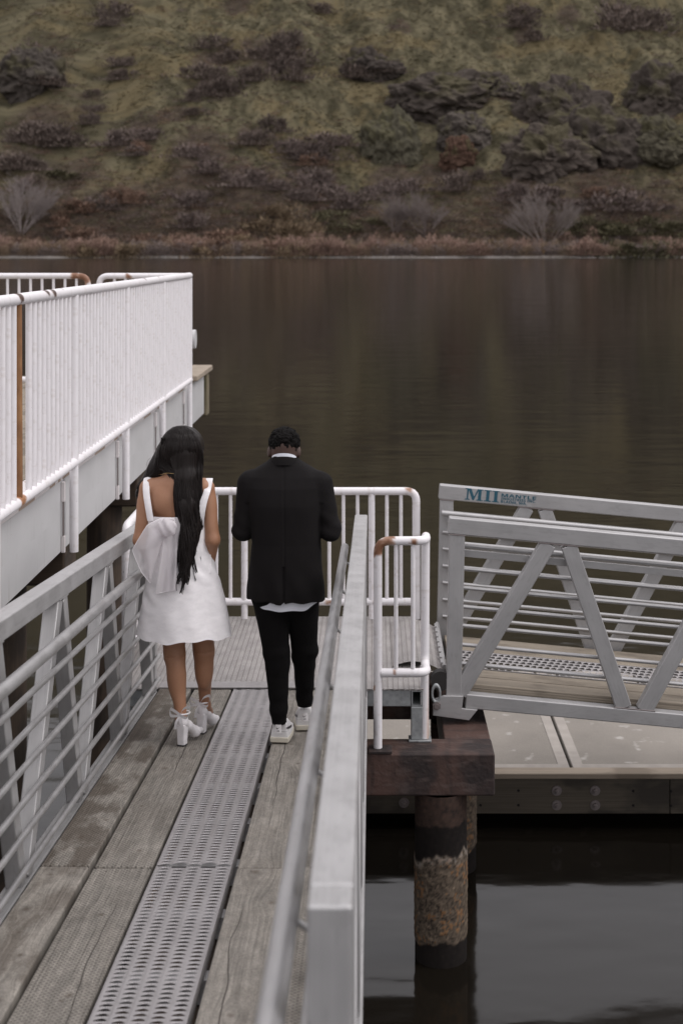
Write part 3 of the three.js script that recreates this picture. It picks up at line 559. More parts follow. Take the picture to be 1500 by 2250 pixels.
{
  const top = 4.03, bot = 3.02, z = -13.76;
  const t = thing('end_railing', 'short white rail with a bent end joining the pier fence corner', 'railing', [-2.2, 2.95, z]);
  part('top_rail', rusted(pipe([V(PX, top, z), V(-2.66, top, z), V(-2.66, 2.95, z)], 0.029, 0.09, 0.02), [[-2.38, top, z + 0.02, 0.035]], 31), M.whiteRust, t);
  part('bottom_rail', pipe([V(PX, bot, z), V(-2.65, bot, z)], 0.028, 0.06, 0.2), M.white, t);
  for (let k = 1; k < 8; k++) part('baluster', rod(V(PX - 0.106 * k, bot + 0.02, z), V(PX - 0.106 * k, top - 0.02, z), 0.0138, 8), M.white, t);
  const u = thing('end_railing', 'weathered railing with spaced bars and a rusty bend at the far end of the pier', 'railing', [-3.5, 2.95, z]);
  part('top_rail', rusted(pipe([V(-2.77, 2.95, z), V(-2.77, top, z), V(-5.6, top, z)], 0.029, 0.09, 0.02), [[-2.80, top - 0.01, z, 0.09], [-2.9, top, z, 0.05]], 33), M.whiteRust, u);
  part('bottom_rail', pipe([V(-2.78, bot, z), V(-5.6, bot, z)], 0.028, 0.06, 0.2), M.white, u);
  for (let k = 1; k < 25; k++) part('baluster', rod(V(-2.77 - 0.112 * k, bot + 0.02, z), V(-2.77 - 0.112 * k, top - 0.02, z), 0.0138, 8), M.white, u);
}
{
  const t = thing('pipe_stub', 'short white capped pipe sticking out past the pier fence end', 'pipe', [-1.86, 3.4, -14.0]);
  const g = new THREE.CylinderGeometry(0.088, 0.088, 0.20, 32); g.rotateZ(Math.PI / 2); g.translate(-1.855, 3.40, -14.0); part('pipe', g, M.white, t);
  const c = new THREE.CylinderGeometry(0.093, 0.093, 0.03, 32); c.rotateZ(Math.PI / 2); c.translate(-1.765, 3.40, -14.0); part('cap', c, M.fascia, t);
  part('bracket', [box(-1.95, -1.90, 2.95, 3.33, -14.03, -13.97, 0.004, 'y'), box(-1.95, -1.80, 3.30, 3.315, -14.03, -13.85, 0.002)], M.galv, t);
}
for (const [x, z, r, label] of [[-2.36, -9.0, 0.16, 'brown timber pile under the pier nearest the ramp'], [-2.20, -11.6, 0.15, 'brown timber pile under the middle of the pier'], [-1.99, -14.45, 0.15, 'dark timber pile under the outer end of the pier'], [-3.6, -9.0, 0.16, 'inner timber pile below the pier, first row'], [-3.6, -11.6, 0.16, 'inner timber pile below the pier, second row']]) {
  const g = new THREE.CylinderGeometry(r * 0.95, r, 5.4, 40, 60); g.translate(0, -0.5, 0);
  const p = g.attributes.position; for (let i = 0; i < p.count; i++) { const a = Math.atan2(p.getZ(i), p.getX(i)), k = 1 + 0.07 * (fbm(Math.cos(a) * 3 + x, Math.sin(a) * 3 + p.getY(i) * 0.5, 71, 3) - 0.5); p.setX(i, p.getX(i) * k); p.setZ(i, p.getZ(i) * k); }
  const uv = g.attributes.uv; for (let i = 0; i < uv.count; i++) uv.setXY(i, uv.getX(i), uv.getY(i) * 5.4);
  g.computeVertexNormals(); g.translate(x, 0, z); single('timber_pile', g, M.darkTimber, label, 'pile');
}

// ================================================================ far bank: shore, hillside, scrub, rocks
const F = 3100;
const shoreD = (x) => 786 + 5 * (fbm(x * 0.012, 3.3, 601, 3) - 0.5) + 1.2 * (vn(x * 0.2, 1, 602) - 0.5);
function hillY(x, d) {
  const t = d - shoreD(x); if (t < 0) return -1 + t * 0.1 + 1.02;
  const bank = 0.28 * Math.min(t, 7) + 0.10 * clamp(t - 7, 0, 26), rise = 0.66 * Math.max(0, t - 33) * smooth(0, 60, t);
  const k = smooth(20, 110, t);
  const n = 34 * (fbm(x * 0.0085 + 3.1, d * 0.0060, 611, 2) - 0.5) + 24 * (fbm(x * 0.026 + d * 0.008, d * 0.017, 612, 3) - 0.5) + 5.5 * (fbm(x * 0.11, d * 0.08, 613, 3) - 0.5);
  return bank + rise + k * n + 0.5 * smooth(2, 12, t) * (vn(x * 0.5, d * 0.5, 614) - 0.5);
}
function onHill(u, v) {                                // where a line of sight meets the slope
  const ax = (u - 818) / F, ay = (550 - v) / F;
  for (let d = 782; d < 1500; d += 0.8) if (EYE + ay * d < hillY(ax * d, d)) return [ax * d, d];
  return [ax * 1400, 1400];
}
// places read off the photograph, kept as points on the slope
const dry = [[600, 130, 95], [470, 130, 60], [470, 195, 60], [205, 215, 30], [300, 300, 65], [80, 140, 90], [90, 290, 90], [30, 350, 60], [450, 340, 80], [540, 390, 90], [680, 360, 80], [700, 430, 70], [1370, 40, 70], [1250, 30, 35], [800, 150, 60], [420, 420, 80], [150, 400, 80], [280, 460, 90], [960, 380, 50], [1010, 400, 40], [1150, 460, 90], [1340, 440, 90], [1450, 470, 60], [860, 400, 60], [560, 490, 120], [760, 480, 80], [60, 500, 80], [560, 300, 45], [380, 250, 40], [880, 60, 30], [1150, 75, 30], [520, 20, 50]].map(([u, v, r]) => [...onHill(u, v), r * 0.28]);
const dryAt = (x, d) => { let k = 0; for (const [a, b, r] of dry) { const q = Math.hypot((x - a) / r, (d - b) / (r * 1.1)); if (q < 1.3) k = Math.max(k, 1.3 - q); } return k; };
{
  const nx = 330, xs = [...Array(nx + 1)].map((_, i) => { const t = i / nx * 2 - 1; return 60 + 260 * t + 1150 * Math.sign(t) * Math.pow(Math.max(0, Math.abs(t) - 0.78) / 0.22, 2); });
  const ds = []; for (let d = 770; d < 1120; d += 1.5) ds.push(d); for (let d = 1120; d < 1640; d += 12) ds.push(d);
  const pos = [], colr = [], idx = [];
  for (const d of ds) for (const x of xs) {
    const t = d - shoreD(x), y = hillY(x, d); pos.push(x, y, -d);
    const a = fbm(x * 0.018, d * 0.014, 621, 4), b = fbm(x * 0.11, d * 0.08, 622, 4), c = vn(x * 0.55, d * 0.4, 623), w = fbm(x * 0.03 + 9, d * 0.05, 624, 3);
    let k = mix3([0.048, 0.043, 0.027], [0.126, 0.110, 0.069], clamp(0.48 + 1.7 * (b - 0.5) + 0.75 * (c - 0.5) + 0.5 * (vn(x * 0.24, d * 0.16, 626) - 0.5)));
    k = mix3(k, [0.120, 0.094, 0.050], 0.6 * smooth(0.50, 0.72, w + 0.3 * (c - 0.5)));
    const dr = smooth(0.15, 0.75, dryAt(x, d) + 0.9 * (b - 0.5)); k = mix3(k, mix3([0.055, 0.043, 0.034], [0.085, 0.065, 0.050], c), 0.85 * dr);
    k = mix3(k, mix3([0.062, 0.047, 0.037], [0.110, 0.081, 0.060], b), smooth(120, 30, t + 70 * (a - 0.5)) * 0.8);
    if (t < 2.4 + 2.6 * fbm(x * 0.05, 2, 628, 3)) k = mix3([0.062, 0.053, 0.045], [0.19, 0.172, 0.158], clamp(0.4 * c + 2.4 * (fbm(x * 0.09, d * 0.3, 629, 4) - 0.36)));
    colr.push(...k);
  }
  const n = nx + 1; for (let j = 0; j < ds.length - 1; j++) for (let i = 0; i < nx; i++) { const p = j * n + i; idx.push(p, p + 1, p + n, p + 1, p + n + 1, p + n); }
  const g = new THREE.BufferGeometry(); g.setAttribute('position', new THREE.Float32BufferAttribute(pos, 3)); g.setAttribute('color', new THREE.Float32BufferAttribute(colr, 3)); g.setIndex(idx); g.computeVertexNormals();
  structure('hillside', g, matte({ vertexColors: true }));
}
// grass: tussocks over the slope
function instanced(name, geo, mat, list, label, category) {
  const m = new THREE.InstancedMesh(geo, mat, list.length), o = new THREE.Object3D(), c = new THREE.Color();
  list.forEach(([x, y, z, s, ry, sy, k], i) => { o.position.set(x, y, z); o.rotation.set(0, ry, 0); o.scale.set(s, s * sy, s); o.updateMatrix(); m.setMatrixAt(i, o.matrix); m.setColorAt(i, c.setRGB(...k)); });
  m.name = name; m.castShadow = m.receiveShadow = true; m.userData = { kind: 'stuff', label, category }; scene.add(m); return m;
}
function bush(n, seed, wid) {                           // a rounded bush of several clumps of fine twigs
  const R = rng(seed), pos = [], colr = [], heads = [...Array(9)].map((_, i) => { const a = R() * 6.28, r = i ? 0.25 + 0.55 * R() : 0; return [Math.cos(a) * r, 0.25 + 0.4 * R() * (1 - r * 0.6), Math.sin(a) * r, 0.22 + 0.26 * R(), 0.75 + 0.5 * R()]; });
  for (let i = 0; i < n; i++) {
    const [hx, hy, hz, hr, tint] = heads[Math.floor(R() * 9)], low = R() < 0.35, u = R() * 2 - 1, a = R() * 6.283, q = Math.sqrt(1 - u * u), r = low ? 0.35 + 0.9 * R() : hr * (0.2 + 0.5 * (R() + R())), x = hx + q * Math.cos(a) * r, y = low ? 0.22 * R() * R() : Math.max(0.02, hy + u * r * 0.8), z = hz + q * Math.sin(a) * r;
    const b = R() * 6.283, w = wid * (0.5 + R()), l = 0.07 + 0.13 * R(), dx = q * Math.cos(a) * l * 0.6 + (R() - 0.5) * 0.08, dz = q * Math.sin(a) * l * 0.6 + (R() - 0.5) * 0.08, dy = l * (0.35 + 0.65 * R()), t = tint * (0.6 + 0.8 * R());
    pos.push(x - Math.cos(b) * w, y, z - Math.sin(b) * w, x + Math.cos(b) * w, y, z + Math.sin(b) * w, x + dx, y + dy, z + dz); for (let k = 0; k < 3; k++) colr.push(t, t, t);
  }
  const g = new THREE.BufferGeometry(); g.setAttribute('position', new THREE.Float32BufferAttribute(pos, 3)); g.setAttribute('color', new THREE.Float32BufferAttribute(colr, 3)); g.computeVertexNormals(); return g;
}
function spray(n, seed, tall, spread, wid, up = 0.5) {   // many thin blades or twigs springing from a base
  const R = rng(seed), pos = [];
  for (let i = 0; i < n; i++) {
    const a = R() * 6.283, r = Math.sqrt(R()), h = tall * (0.45 + 0.55 * R()) * (1 - 0.45 * r * r), bx = Math.cos(a) * r * spread * 0.55, bz = Math.sin(a) * r * spread * 0.55, y0 = R() * R() * h * up;
    const tx = Math.cos(a) * r * spread + (R() - 0.5) * 0.2, tz = Math.sin(a) * r * spread + (R() - 0.5) * 0.2, b = R() * 6.283, w = wid * (0.5 + R());
    pos.push(bx - Math.cos(b) * w, y0, bz - Math.sin(b) * w, bx + Math.cos(b) * w, y0, bz + Math.sin(b) * w, tx, h, tz);
  }
  const g = new THREE.BufferGeometry(); g.setAttribute('position', new THREE.Float32BufferAttribute(pos, 3)); g.computeVertexNormals(); return g;
}
{
  const R = rng(631), list = [];
  while (list.length < 26000) {
    const d = 800 + 330 * Math.pow(R(), 1.0), x = (R() * 1620 - 878) / F * d, t = d - shoreD(x); if (t < 24) continue;
    const k = dryAt(x, d) + 0.8 * (fbm(x * 0.11, d * 0.08, 622, 3) - 0.5); if (R() < k * 1.4 - 0.1) continue;
    const w = fbm(x * 0.03 + 9, d * 0.05, 624, 3), g = R(), base = mix3([0.056, 0.050, 0.030], [0.170, 0.147, 0.090], clamp(g * 0.75 + 0.8 * (fbm(x * 0.07, d * 0.05, 633, 3) - 0.25)));
    list.push([x, hillY(x, d) - 0.15, -d, 1.1 + 1.7 * R() * R(), R() * 6.28, 0.35 + 0.35 * R(), mix3(base, [0.15, 0.115, 0.062], smooth(0.45, 0.7, w) * R() * 0.9)]);
  }
  instanced('grass', spray(9, 641, 1.0, 1.1, 0.22, 0.1), matte({}), list, 'pale green winter grass covering the hillside', 'grass');
  const sc = [];
  while (sc.length < 24000) {
    const near = R() < 0.42, d = near ? 794 + 105 * R() * R() : 800 + 330 * R(), x = (R() * 1620 - 878) / F * d, t = d - shoreD(x); if (t < 9) continue;
    if (!near && R() > dryAt(x, d) * 1.4 + 0.12 * smooth(0.4, 0.6, fbm(x * 0.03, d * 0.03, 638, 3)) + 0.03) continue;
    const c = R(), k = c < 0.5 ? mix3([0.105, 0.082, 0.072], [0.215, 0.170, 0.150], R()) : c < 0.78 ? mix3([0.135, 0.092, 0.070], [0.23, 0.155, 0.112], R()) : [0.14, 0.128, 0.078];
    sc.push([x, hillY(x, d) - 0.2, -d, 1.6 + 4.2 * R() * R(), R() * 6.28, 0.6 + 0.5 * R(), k]);
  }
  instanced('undergrowth', bush(110, 643, 0.075), matte({ vertexColors: true }), sc, 'low brown leafless scrub spread over the slope', 'scrub');
  const br = [];
  while (br.length < 3800) { const x = (R() * 1620 - 878) / F * 800, d = shoreD(x) + 5 + 38 * R() * R(), q = fbm(x * 0.05 + 7, d * 0.05, 636, 3), o = R(); br.push([x, hillY(x, d) - 0.2, -d, 2.2 + 3.8 * R() * R() + 2.2 * smooth(0.45, 0.65, q), R() * 6.28, 1.0 + 0.9 * R(), q > 0.52 ? mix3([0.17, 0.112, 0.088], [0.25, 0.175, 0.142], o) : q > 0.42 ? mix3([0.16, 0.120, 0.088], [0.22, 0.165, 0.115], o) : mix3([0.13, 0.104, 0.094], [0.20, 0.162, 0.148], o)]); }
  instanced('waterside_brush', bush(170, 647, 0.045), matte({ vertexColors: true }), br, 'reddish brown brush lining the far shore', 'brush');
  const rd = [];
  while (rd.length < 2600) { const u = 690 + 520 * R(), x = (u - 818) / F * 797, d = shoreD(x) + 7.5 + 7 * R(), o = R(); rd.push([x, hillY(x, d) - 0.1, -d, 0.8 + 0.5 * R(), R() * 6.28, 1.6 + R(), d - shoreD(x) < 10 ? mix3([0.20, 0.125, 0.055], [0.33, 0.215, 0.10], o) : mix3([0.13, 0.075, 0.052], [0.22, 0.14, 0.10], o)]); }
  instanced('reed', spray(14, 645, 1.7, 0.35, 0.07, 0.1), matte({}), rd, 'orange brown reeds standing along the far shore', 'reeds');
}
// single shrubs, bare trees and boulders that can be told apart
{
  const shapes = [0, 1, 2, 3, 4, 5].map((k) => bush(1900, 651 + k, 0.034));
  const tones = { dark: [0.138, 0.110, 0.096], purple: [0.170, 0.135, 0.122], rust: [0.185, 0.122, 0.092], ochre: [0.200, 0.150, 0.100], olive: [0.115, 0.105, 0.065] }, mats = {};
  for (const k in tones) mats[k] = matte({ color: col(...tones[k]), vertexColors: true });
  const kind = { dark: 'dark brown bare shrub', purple: 'greyish purple shrub', rust: 'rust coloured shrub', ochre: 'ochre bush', olive: 'dull olive bush' };
  const R = rng(661), list = [], made = [];
  const at = (u, v, w, tone, h = 0.8) => list.push([u, v, w, tone, h]);
  for (const [u, v, w] of [[590, 110, 60], [640, 95, 70], [620, 150, 70], [560, 160, 50], [660, 130, 50], [470, 90, 50], [450, 150, 60], [490, 190, 60], [500, 120, 45], [205, 200, 30], [205, 235, 32], [200, 260, 34], [60, 120, 70], [30, 160, 60], [110, 170, 50], [100, 285, 70], [50, 290, 60], [140, 300, 60], [20, 345, 70], [60, 355, 50], [440, 205, 50], [430, 240, 34], [1360, 35, 90], [1430, 30, 70], [1150, 20, 46], [1155, 45, 46], [1165, 75, 42], [270, 160, 40], [265, 130, 40], [250, 20, 50], [820, 140, 60], [770, 150, 60], [590, 270, 60], [560, 300, 50], [245, 45, 36], [700, 15, 40], [1010, 395, 60], [1050, 380, 40]]) at(u, v, w, 'dark', 0.9);
  for (const [u, v, w] of [[280, 300, 60], [330, 290, 50], [300, 330, 40], [640, 320, 50], [720, 300, 60], [690, 330, 60], [680, 390, 70], [650, 420, 60], [720, 420, 60], [610, 400, 50], [420, 330, 50], [460, 360, 60], [540, 390, 60], [420, 430, 70], [880, 400, 60], [830, 420, 60], [1340, 430, 90], [1200, 420, 70], [1130, 420, 60], [1260, 440, 60], [220, 440, 60], [430, 480, 60], [70, 400, 60], [780, 440, 60], [1420, 450, 60]]) at(u, v, w, 'purple', 0.75);
  for (const [u, v, w] of [[440, 320, 30], [310, 320, 40], [280, 430, 50], [690, 350, 40], [170, 450, 50], [130, 480, 50], [175, 510, 60], [240, 530, 60], [320, 520, 60], [500, 510, 60], [490, 540, 60], [400, 530, 60], [1300, 420, 40], [610, 540, 60], [60, 530, 60], [120, 540, 50]]) at(u, v, w, 'rust', 0.8);
  for (const [u, v, w] of [[600, 460, 80], [580, 500, 90], [520, 530, 60], [660, 510, 70], [640, 545, 50], [700, 540, 50], [190, 545, 50], [300, 545, 60], [450, 545, 50], [1050, 530, 60], [1100, 535, 50]]) at(u, v, w, 'ochre', 0.9);
  for (const [u, v, w] of [[1290, 490, 70], [1350, 495, 80], [1420, 495, 80], [1480, 490, 60], [760, 490, 70], [720, 470, 60], [820, 480, 50], [130, 380, 60], [1330, 540, 80], [1400, 540, 90], [1470, 540, 80], [1260, 545, 50]]) at(u, v, w, 'olive', 0.55);
  list.forEach(([u, v, w, tone, h], i) => {
    const [x, d] = onHill(u, v + w * h * 0.35), s = w * d / F * 0.80, m = new THREE.Mesh(shapes[i % 6], mats[tone]);
    m.name = numbered('shrub'); m.position.set(x, hillY(x, d) - 0.15 * s, -d); m.scale.set(s * (0.7 + 0.5 * R()), s * h * (0.9 + 0.5 * R()), s * 1.2); m.rotation.y = R() * 6.28; m.castShadow = m.receiveShadow = true;
    const where = v < 130 ? 'high on' : v < 260 ? 'upper on' : v < 400 ? 'halfway up' : v < 490 ? 'low on' : 'at foot of', over = u < 200 ? 'over the pier fence' : u < 330 ? 'near the fence end' : u < 520 ? 'above the person in white' : u < 700 ? 'above the person in black' : u < 900 ? 'above the ramp rail' : u < 1150 ? 'above the gangway end' : 'above the gangway chords';
    m.userData = { label: kind[tone] + ' ' + where + ' the slope, ' + over, category: 'shrub', group: { dark: 'dark shrubs on the hillside', purple: 'purple grey shrubs on the bank', rust: 'rust coloured shrubs', ochre: 'ochre bushes by the water', olive: 'olive bushes on the slope' }[tone] }; scene.add(m); made.push([u, m]);
  });
  const sets = {}; for (const q of made) (sets[q[1].userData.label] ??= []).push(q);
  for (const k in sets) if (sets[k].length > 1) sets[k].sort((a, b) => a[0] - b[0]).forEach(([, m], i) => { m.userData.label = k + ', ' + ['first', 'second', 'third', 'fourth', 'fifth', 'sixth', 'seventh', 'eighth', 'ninth', 'tenth'][i] + ' from left'; });
}
function bareTree(u, v, tall, wide, seed, label, tone) {
  const [x, d] = onHill(u, v), H = tall * d / F, W = wide * d / F / 2, R = rng(seed), y = hillY(x, d), t = thing('bare_tree', label, 'tree', [x, y, -d]), trunk = [], crown = [], m = std({ color: col(...tone), roughness: 0.9 });
  const grow = (p, q, r, lev) => {
    (lev < 1 ? trunk : crown).push(rod(p, q, r, lev < 2 ? 5 : 3, r * 0.6)); if (lev >= 3) return;
    const n = lev === 0 ? 9 : 6, dir = q.clone().sub(p), L = dir.length(); dir.normalize();
    for (let i = 0; i < n; i++) { const a = R() * 6.283, k = 0.25 + 0.4 * R(), e = dir.clone().add(V(Math.cos(a) * k, 0.12, Math.sin(a) * k)).normalize(), s = p.clone().lerp(q, 0.4 + 0.6 * R()); grow(s, s.clone().addScaledVector(e, L * (0.38 + 0.2 * R())), r * 0.55, lev + 1); }
  };
  for (let i = 0; i < 13; i++) { const a = R() * 6.283, k = Math.sqrt(R()), e = V(Math.cos(a) * W * k, H * (0.74 - 0.34 * k * k), Math.sin(a) * W * k); grow(V(x + e.x * 0.05, y - 0.5, -d + e.z * 0.05), V(x + e.x, y + e.y, -d + e.z), H * 0.0075, 0); }
  part('trunk', trunk, m, t); part('crown', crown, m, t);
}
bareTree(48, 515, 112, 120, 671, 'pale bare tree at the outer left end of the far bank', [0.235, 0.20, 0.19]);
bareTree(1197, 545, 110, 140, 672, 'spreading bare grey tree by the road on the far bank', [0.215, 0.18, 0.165]);
bareTree(935, 520, 85, 120, 673, 'wide twiggy bare tree behind the reeds', [0.17, 0.138, 0.128]);
bareTree(868, 515, 80, 70, 674, 'narrow twiggy bare tree next to the wide one behind the reeds', [0.17, 0.138, 0.128]);
function cells(x, y, z, s) {                           // distance to the nearest joint between rock blocks
  const X = Math.floor(x), Y = Math.floor(y), Z = Math.floor(z); let a = 9, b = 9;
  for (let i = -1; i < 2; i++) for (let j = -1; j < 2; j++) for (let k = -1; k < 2; k++) { const h = (n) => hash2(X + i + (Z + k) * 57, Y + j, s + n), d = Math.hypot(X + i + h(0) - x, Y + j + h(1) - y, Z + k + h(2) - z); if (d < a) { b = a; a = d; } else if (d < b) b = d; }
  return b - a;
}
function outcrop(u, v, w, h, deep, seed, label, tone, sub = 15) {
  const [x, d] = onHill(u, v + h * 0.25), k = d / F, g = new THREE.IcosahedronGeometry(1, sub), p = g.attributes.position, c = new Float32Array(p.count * 3);
  for (let i = 0; i < p.count; i++) {
    const n = V(p.getX(i), p.getY(i), p.getZ(i)), a = fbm3(n.x * 1.7 + seed, n.y * 2.2, n.z * 1.7, seed, 3), b = fbm3(n.x * 5 + seed, n.y * 3.4, n.z * 5, seed + 2, 3), f = fbm3(n.x * 15, n.y * 10 + seed, n.z * 15, seed + 4, 2);
    const cr = smooth(0, 0.22, cells(n.x * 1.7 + seed + 0.5 * b, n.y * 2.4 + 0.6 * a, n.z * 1.7, seed)), r = 0.50 + 0.90 * a + 0.26 * Math.abs(b - 0.5) * 2 + 0.08 * (f - 0.5) + 0.09 * cr; p.setXYZ(i, n.x * r * w * k * 0.52, n.y * r * h * k * 0.72, n.z * r * deep * k * 0.5);
    const moss = smooth(0.48, 0.60, fbm3(n.x * 3.1, n.y * 3, n.z * 3 + seed, seed + 8, 4)) * smooth(-0.1, 0.4, n.y); c.set(mix3(mix3(tone.map((q) => q * 0.6), tone.map((q) => q * 1.25), clamp(f * 1.4 - 0.2)), [0.088, 0.080, 0.044], moss * 0.6), i * 3);
  }
  g.setAttribute('color', new THREE.BufferAttribute(c, 3)); g.computeVertexNormals(); g.translate(x, hillY(x, d) + h * k * 0.16, -d);
  single('rock_outcrop', g, M.rock ??= matte({ vertexColors: true }), label, 'rock');
}
const G = [0.072, 0.060, 0.052];
outcrop(962, 222, 205, 92, 120, 681, 'long dark boulder lying on the green slope', G);
outcrop(1070, 188, 95, 36, 60, 682, 'thin rock ledge just above the long boulder', G);
outcrop(1122, 212, 80, 46, 60, 683, 'small dark ledge with a hollow beside the long boulder', G);
outcrop(1235, 250, 190, 120, 110, 684, 'craggy rock face, upper part of the cliff', G, 19);
outcrop(1310, 320, 200, 130, 110, 685, 'craggy rock face, lower middle of the cliff', G, 19);
outcrop(1195, 345, 170, 100, 100, 686, 'broken rock face at the foot of the cliff', [0.085, 0.070, 0.060], 19);
outcrop(1455, 215, 150, 110, 90, 687, 'grey rock face at the upper edge of the view', G, 17);
outcrop(1450, 320, 140, 90, 90, 688, 'mossy rock face below the grey one at the edge of the view', [0.080, 0.072, 0.052], 17);
outcrop(1020, 295, 110, 80, 90, 689, 'rounded grey rock knob below the long boulder', [0.082, 0.070, 0.061]);
outcrop(1008, 345, 70, 60, 50, 690, 'reddish earth bank under the rounded knob', [0.088, 0.054, 0.040]);
outcrop(865, 320, 110, 110, 90, 691, 'mossy rock mound left of the rounded knob', [0.085, 0.078, 0.056]);
outcrop(815, 150, 120, 56, 70, 692, 'dark rocky hollow high on the grass slope', [0.060, 0.050, 0.044]);
outcrop(70, 170, 130, 90, 90, 693, 'dark rock among shrubs high at the outer edge', [0.070, 0.060, 0.052]);
{
  // road guard rail on its bank, and stones along the waterline
  const [, d0] = onHill(1380, 509), pts = []; for (let u = 1255; u <= 1640; u += 16) { const x = (u - 818) / F * d0; pts.push(V(x, EYE + (550 - 508) / F * d0, -d0)); }
  const t = thing('guard_rail', 'thin grey roadside guard rail above the far bank', 'guard rail', [pts[0].x, pts[0].y - 2, -d0]);
  part('rail', pipe(pts, 0.42, 0.1, 6, 6), std({ color: col(0.16, 0.15, 0.145), roughness: 0.7, metalness: 0.4 }), t);
  for (let i = 0; i < pts.length; i += 2) part('post', rod(pts[i].clone().add(V(0, -1.5 - Math.max(0, pts[i].y - hillY(pts[i].x, d0)), 0)), pts[i], 0.15, 5), M.bolt, t);
  const R = rng(697), list = [], g = new THREE.IcosahedronGeometry(1, 2), p = g.attributes.position;
  for (let i = 0; i < p.count; i++) { const k = 0.8 + 0.4 * vn3(p.getX(i) * 2, p.getY(i) * 2, p.getZ(i) * 2, 698); p.setXYZ(i, p.getX(i) * k, p.getY(i) * k * 0.6, p.getZ(i) * k); } g.computeVertexNormals();
  for (let i = 0; i < 900; i++) { const x = (R() * 1560 - 850) / F * 790, d = shoreD(x) - 0.5 + 6 * R(), c = 0.22 + 0.3 * R() * R(); list.push([x, hillY(x, d), -d, 0.15 + 0.55 * R() * R() * R(), R() * 6, 1, [c, c * 0.94, c * 0.9]]); }
  instanced('shore_stone', g, std({ roughness: 0.9 }), list, 'pale stones strewn along the far waterline', 'stones');
}

// ================================================================ people
const cloth = (r, g, b, rough, seed, fine = 500, sheen = 0.3) => new THREE.MeshPhysicalMaterial({ color: col(1, 1, 1), roughness: rough, sheen, sheenRoughness: 0.6, sheenColor: col(r * 0.5 + 0.04, g * 0.5 + 0.04, b * 0.5 + 0.04),
  map: tex(256, 256, 0.25, 0.25, (u, v) => { const k = 0.88 + 0.24 * fbm(u * 9, v * 9, seed, 3, 9, 9) * 0.7 + 0.08 * vn(u * 128, v * 128, seed + 1, 128, 128); return [r * k, g * k, b * k]; }) });
const skin = (a, b, seed) => new THREE.MeshPhysicalMaterial({ roughness: 0.52, map: tex(256, 256, 0.4, 0.4, (u, v) => mix3(a, b, clamp(fbm(u * 6, v * 6, seed, 4, 6, 6) * 0.8 + 0.2 * vn(u * 90, v * 90, seed + 1, 90, 90)))) });
M.suit = cloth(0.0075, 0.0063, 0.0065, 0.88, 701, 500, 0.0); M.trousers = cloth(0.0042, 0.0037, 0.0038, 0.92, 703, 500, 0.0); M.suit.specularIntensity = 0.35; M.trousers.specularIntensity = 0.3; M.shirt = cloth(0.72, 0.74, 0.80, 0.7, 705);
M.satin = cloth(0.80, 0.775, 0.785, 0.46, 707, 500, 0.2); M.skinHer = skin([0.30, 0.145, 0.080], [0.385, 0.20, 0.118], 711); M.skinHis = skin([0.045, 0.022, 0.016], [0.066, 0.033, 0.023], 713);
M.hairHer = new THREE.MeshPhysicalMaterial({ color: col(0.0105, 0.0072, 0.0062), roughness: 0.42, specularIntensity: 0.55 }); M.hairHis = new THREE.MeshPhysicalMaterial({ color: col(0.0042, 0.0034, 0.0032), roughness: 0.8, specularIntensity: 0.25 });
M.organza = new THREE.MeshPhysicalMaterial({ color: col(0.84, 0.81, 0.825), roughness: 0.62, transmission: 0.55, thickness: 0, side: THREE.DoubleSide });
M.leather = std({ roughness: 0.5, map: tex(256, 256, 0.3, 0.3, (u, v) => { const k = 0.92 + 0.14 * fbm(u * 14, v * 14, 721, 4, 14, 14); return [0.76 * k, 0.745 * k, 0.745 * k]; }) });
M.sole = std({ color: col(0.60, 0.56, 0.47), roughness: 0.7 }); M.blackTrim = std({ color: col(0.02, 0.018, 0.022), roughness: 0.5 }); M.gold = std({ color: col(0.6, 0.42, 0.2), roughness: 0.3, metalness: 1 });
const move = (g, o) => g.translate(o[0], o[1], o[2]);
// a relaxed hand: palm and five bent fingers; base, forward and outward given as unit vectors
function handSDF(w, fwd, side, curl, s = 1) {
  const up = [fwd[1] * side[2] - fwd[2] * side[1], fwd[2] * side[0] - fwd[0] * side[2], fwd[0] * side[1] - fwd[1] * side[0]];
  const P = (a, b, c) => [0, 1, 2].map((k) => w[k] + s * (fwd[k] * a + side[k] * b + up[k] * c)), bones = [];
  bones.push([P(0, 0, 0), 0.026 * s, P(0.03, 0, 0), 0.027 * s], [P(0.03, -0.018, 0), 0.017 * s, P(0.085, -0.026, 0), 0.014 * s], [P(0.03, 0.016, 0), 0.017 * s, P(0.085, 0.024, 0), 0.014 * s], [P(0.03, 0, 0), 0.018 * s, P(0.088, 0, 0), 0.015 * s]);
  [[-0.030, 0.058], [-0.010, 0.070], [0.010, 0.066], [0.029, 0.052]].forEach(([b, L]) => { let a = 0.088, c = 0, ang = curl * 0.5; for (let k = 0; k < 3; k++) { const l = L * [0.45, 0.32, 0.24][k] * 1.25, a2 = a + Math.cos(ang) * l, c2 = c + Math.sin(ang) * l; bones.push([P(a, b, c), (0.0092 - 0.0006 * k) * s, P(a2, b, c2), (0.0088 - 0.0008 * k) * s]); a = a2; c = c2; ang += curl * 0.6; } });
  bones.push([P(0.02, -0.03, 0.004), 0.014 * s, P(0.05, -0.052, 0.014), 0.0115 * s], [P(0.05, -0.052, 0.014), 0.0115 * s, P(0.078, -0.056, 0.026), 0.009 * s]);
  return (x, y, z) => { let d = 1; bones.forEach(([a, ra, b, rb], i) => { const q = cone(x, y, z, a, ra, b, rb); d = i < 4 ? smin(d, q, 0.012) : Math.min(d, smin(d, q, 0.004)); }); return d; };
}
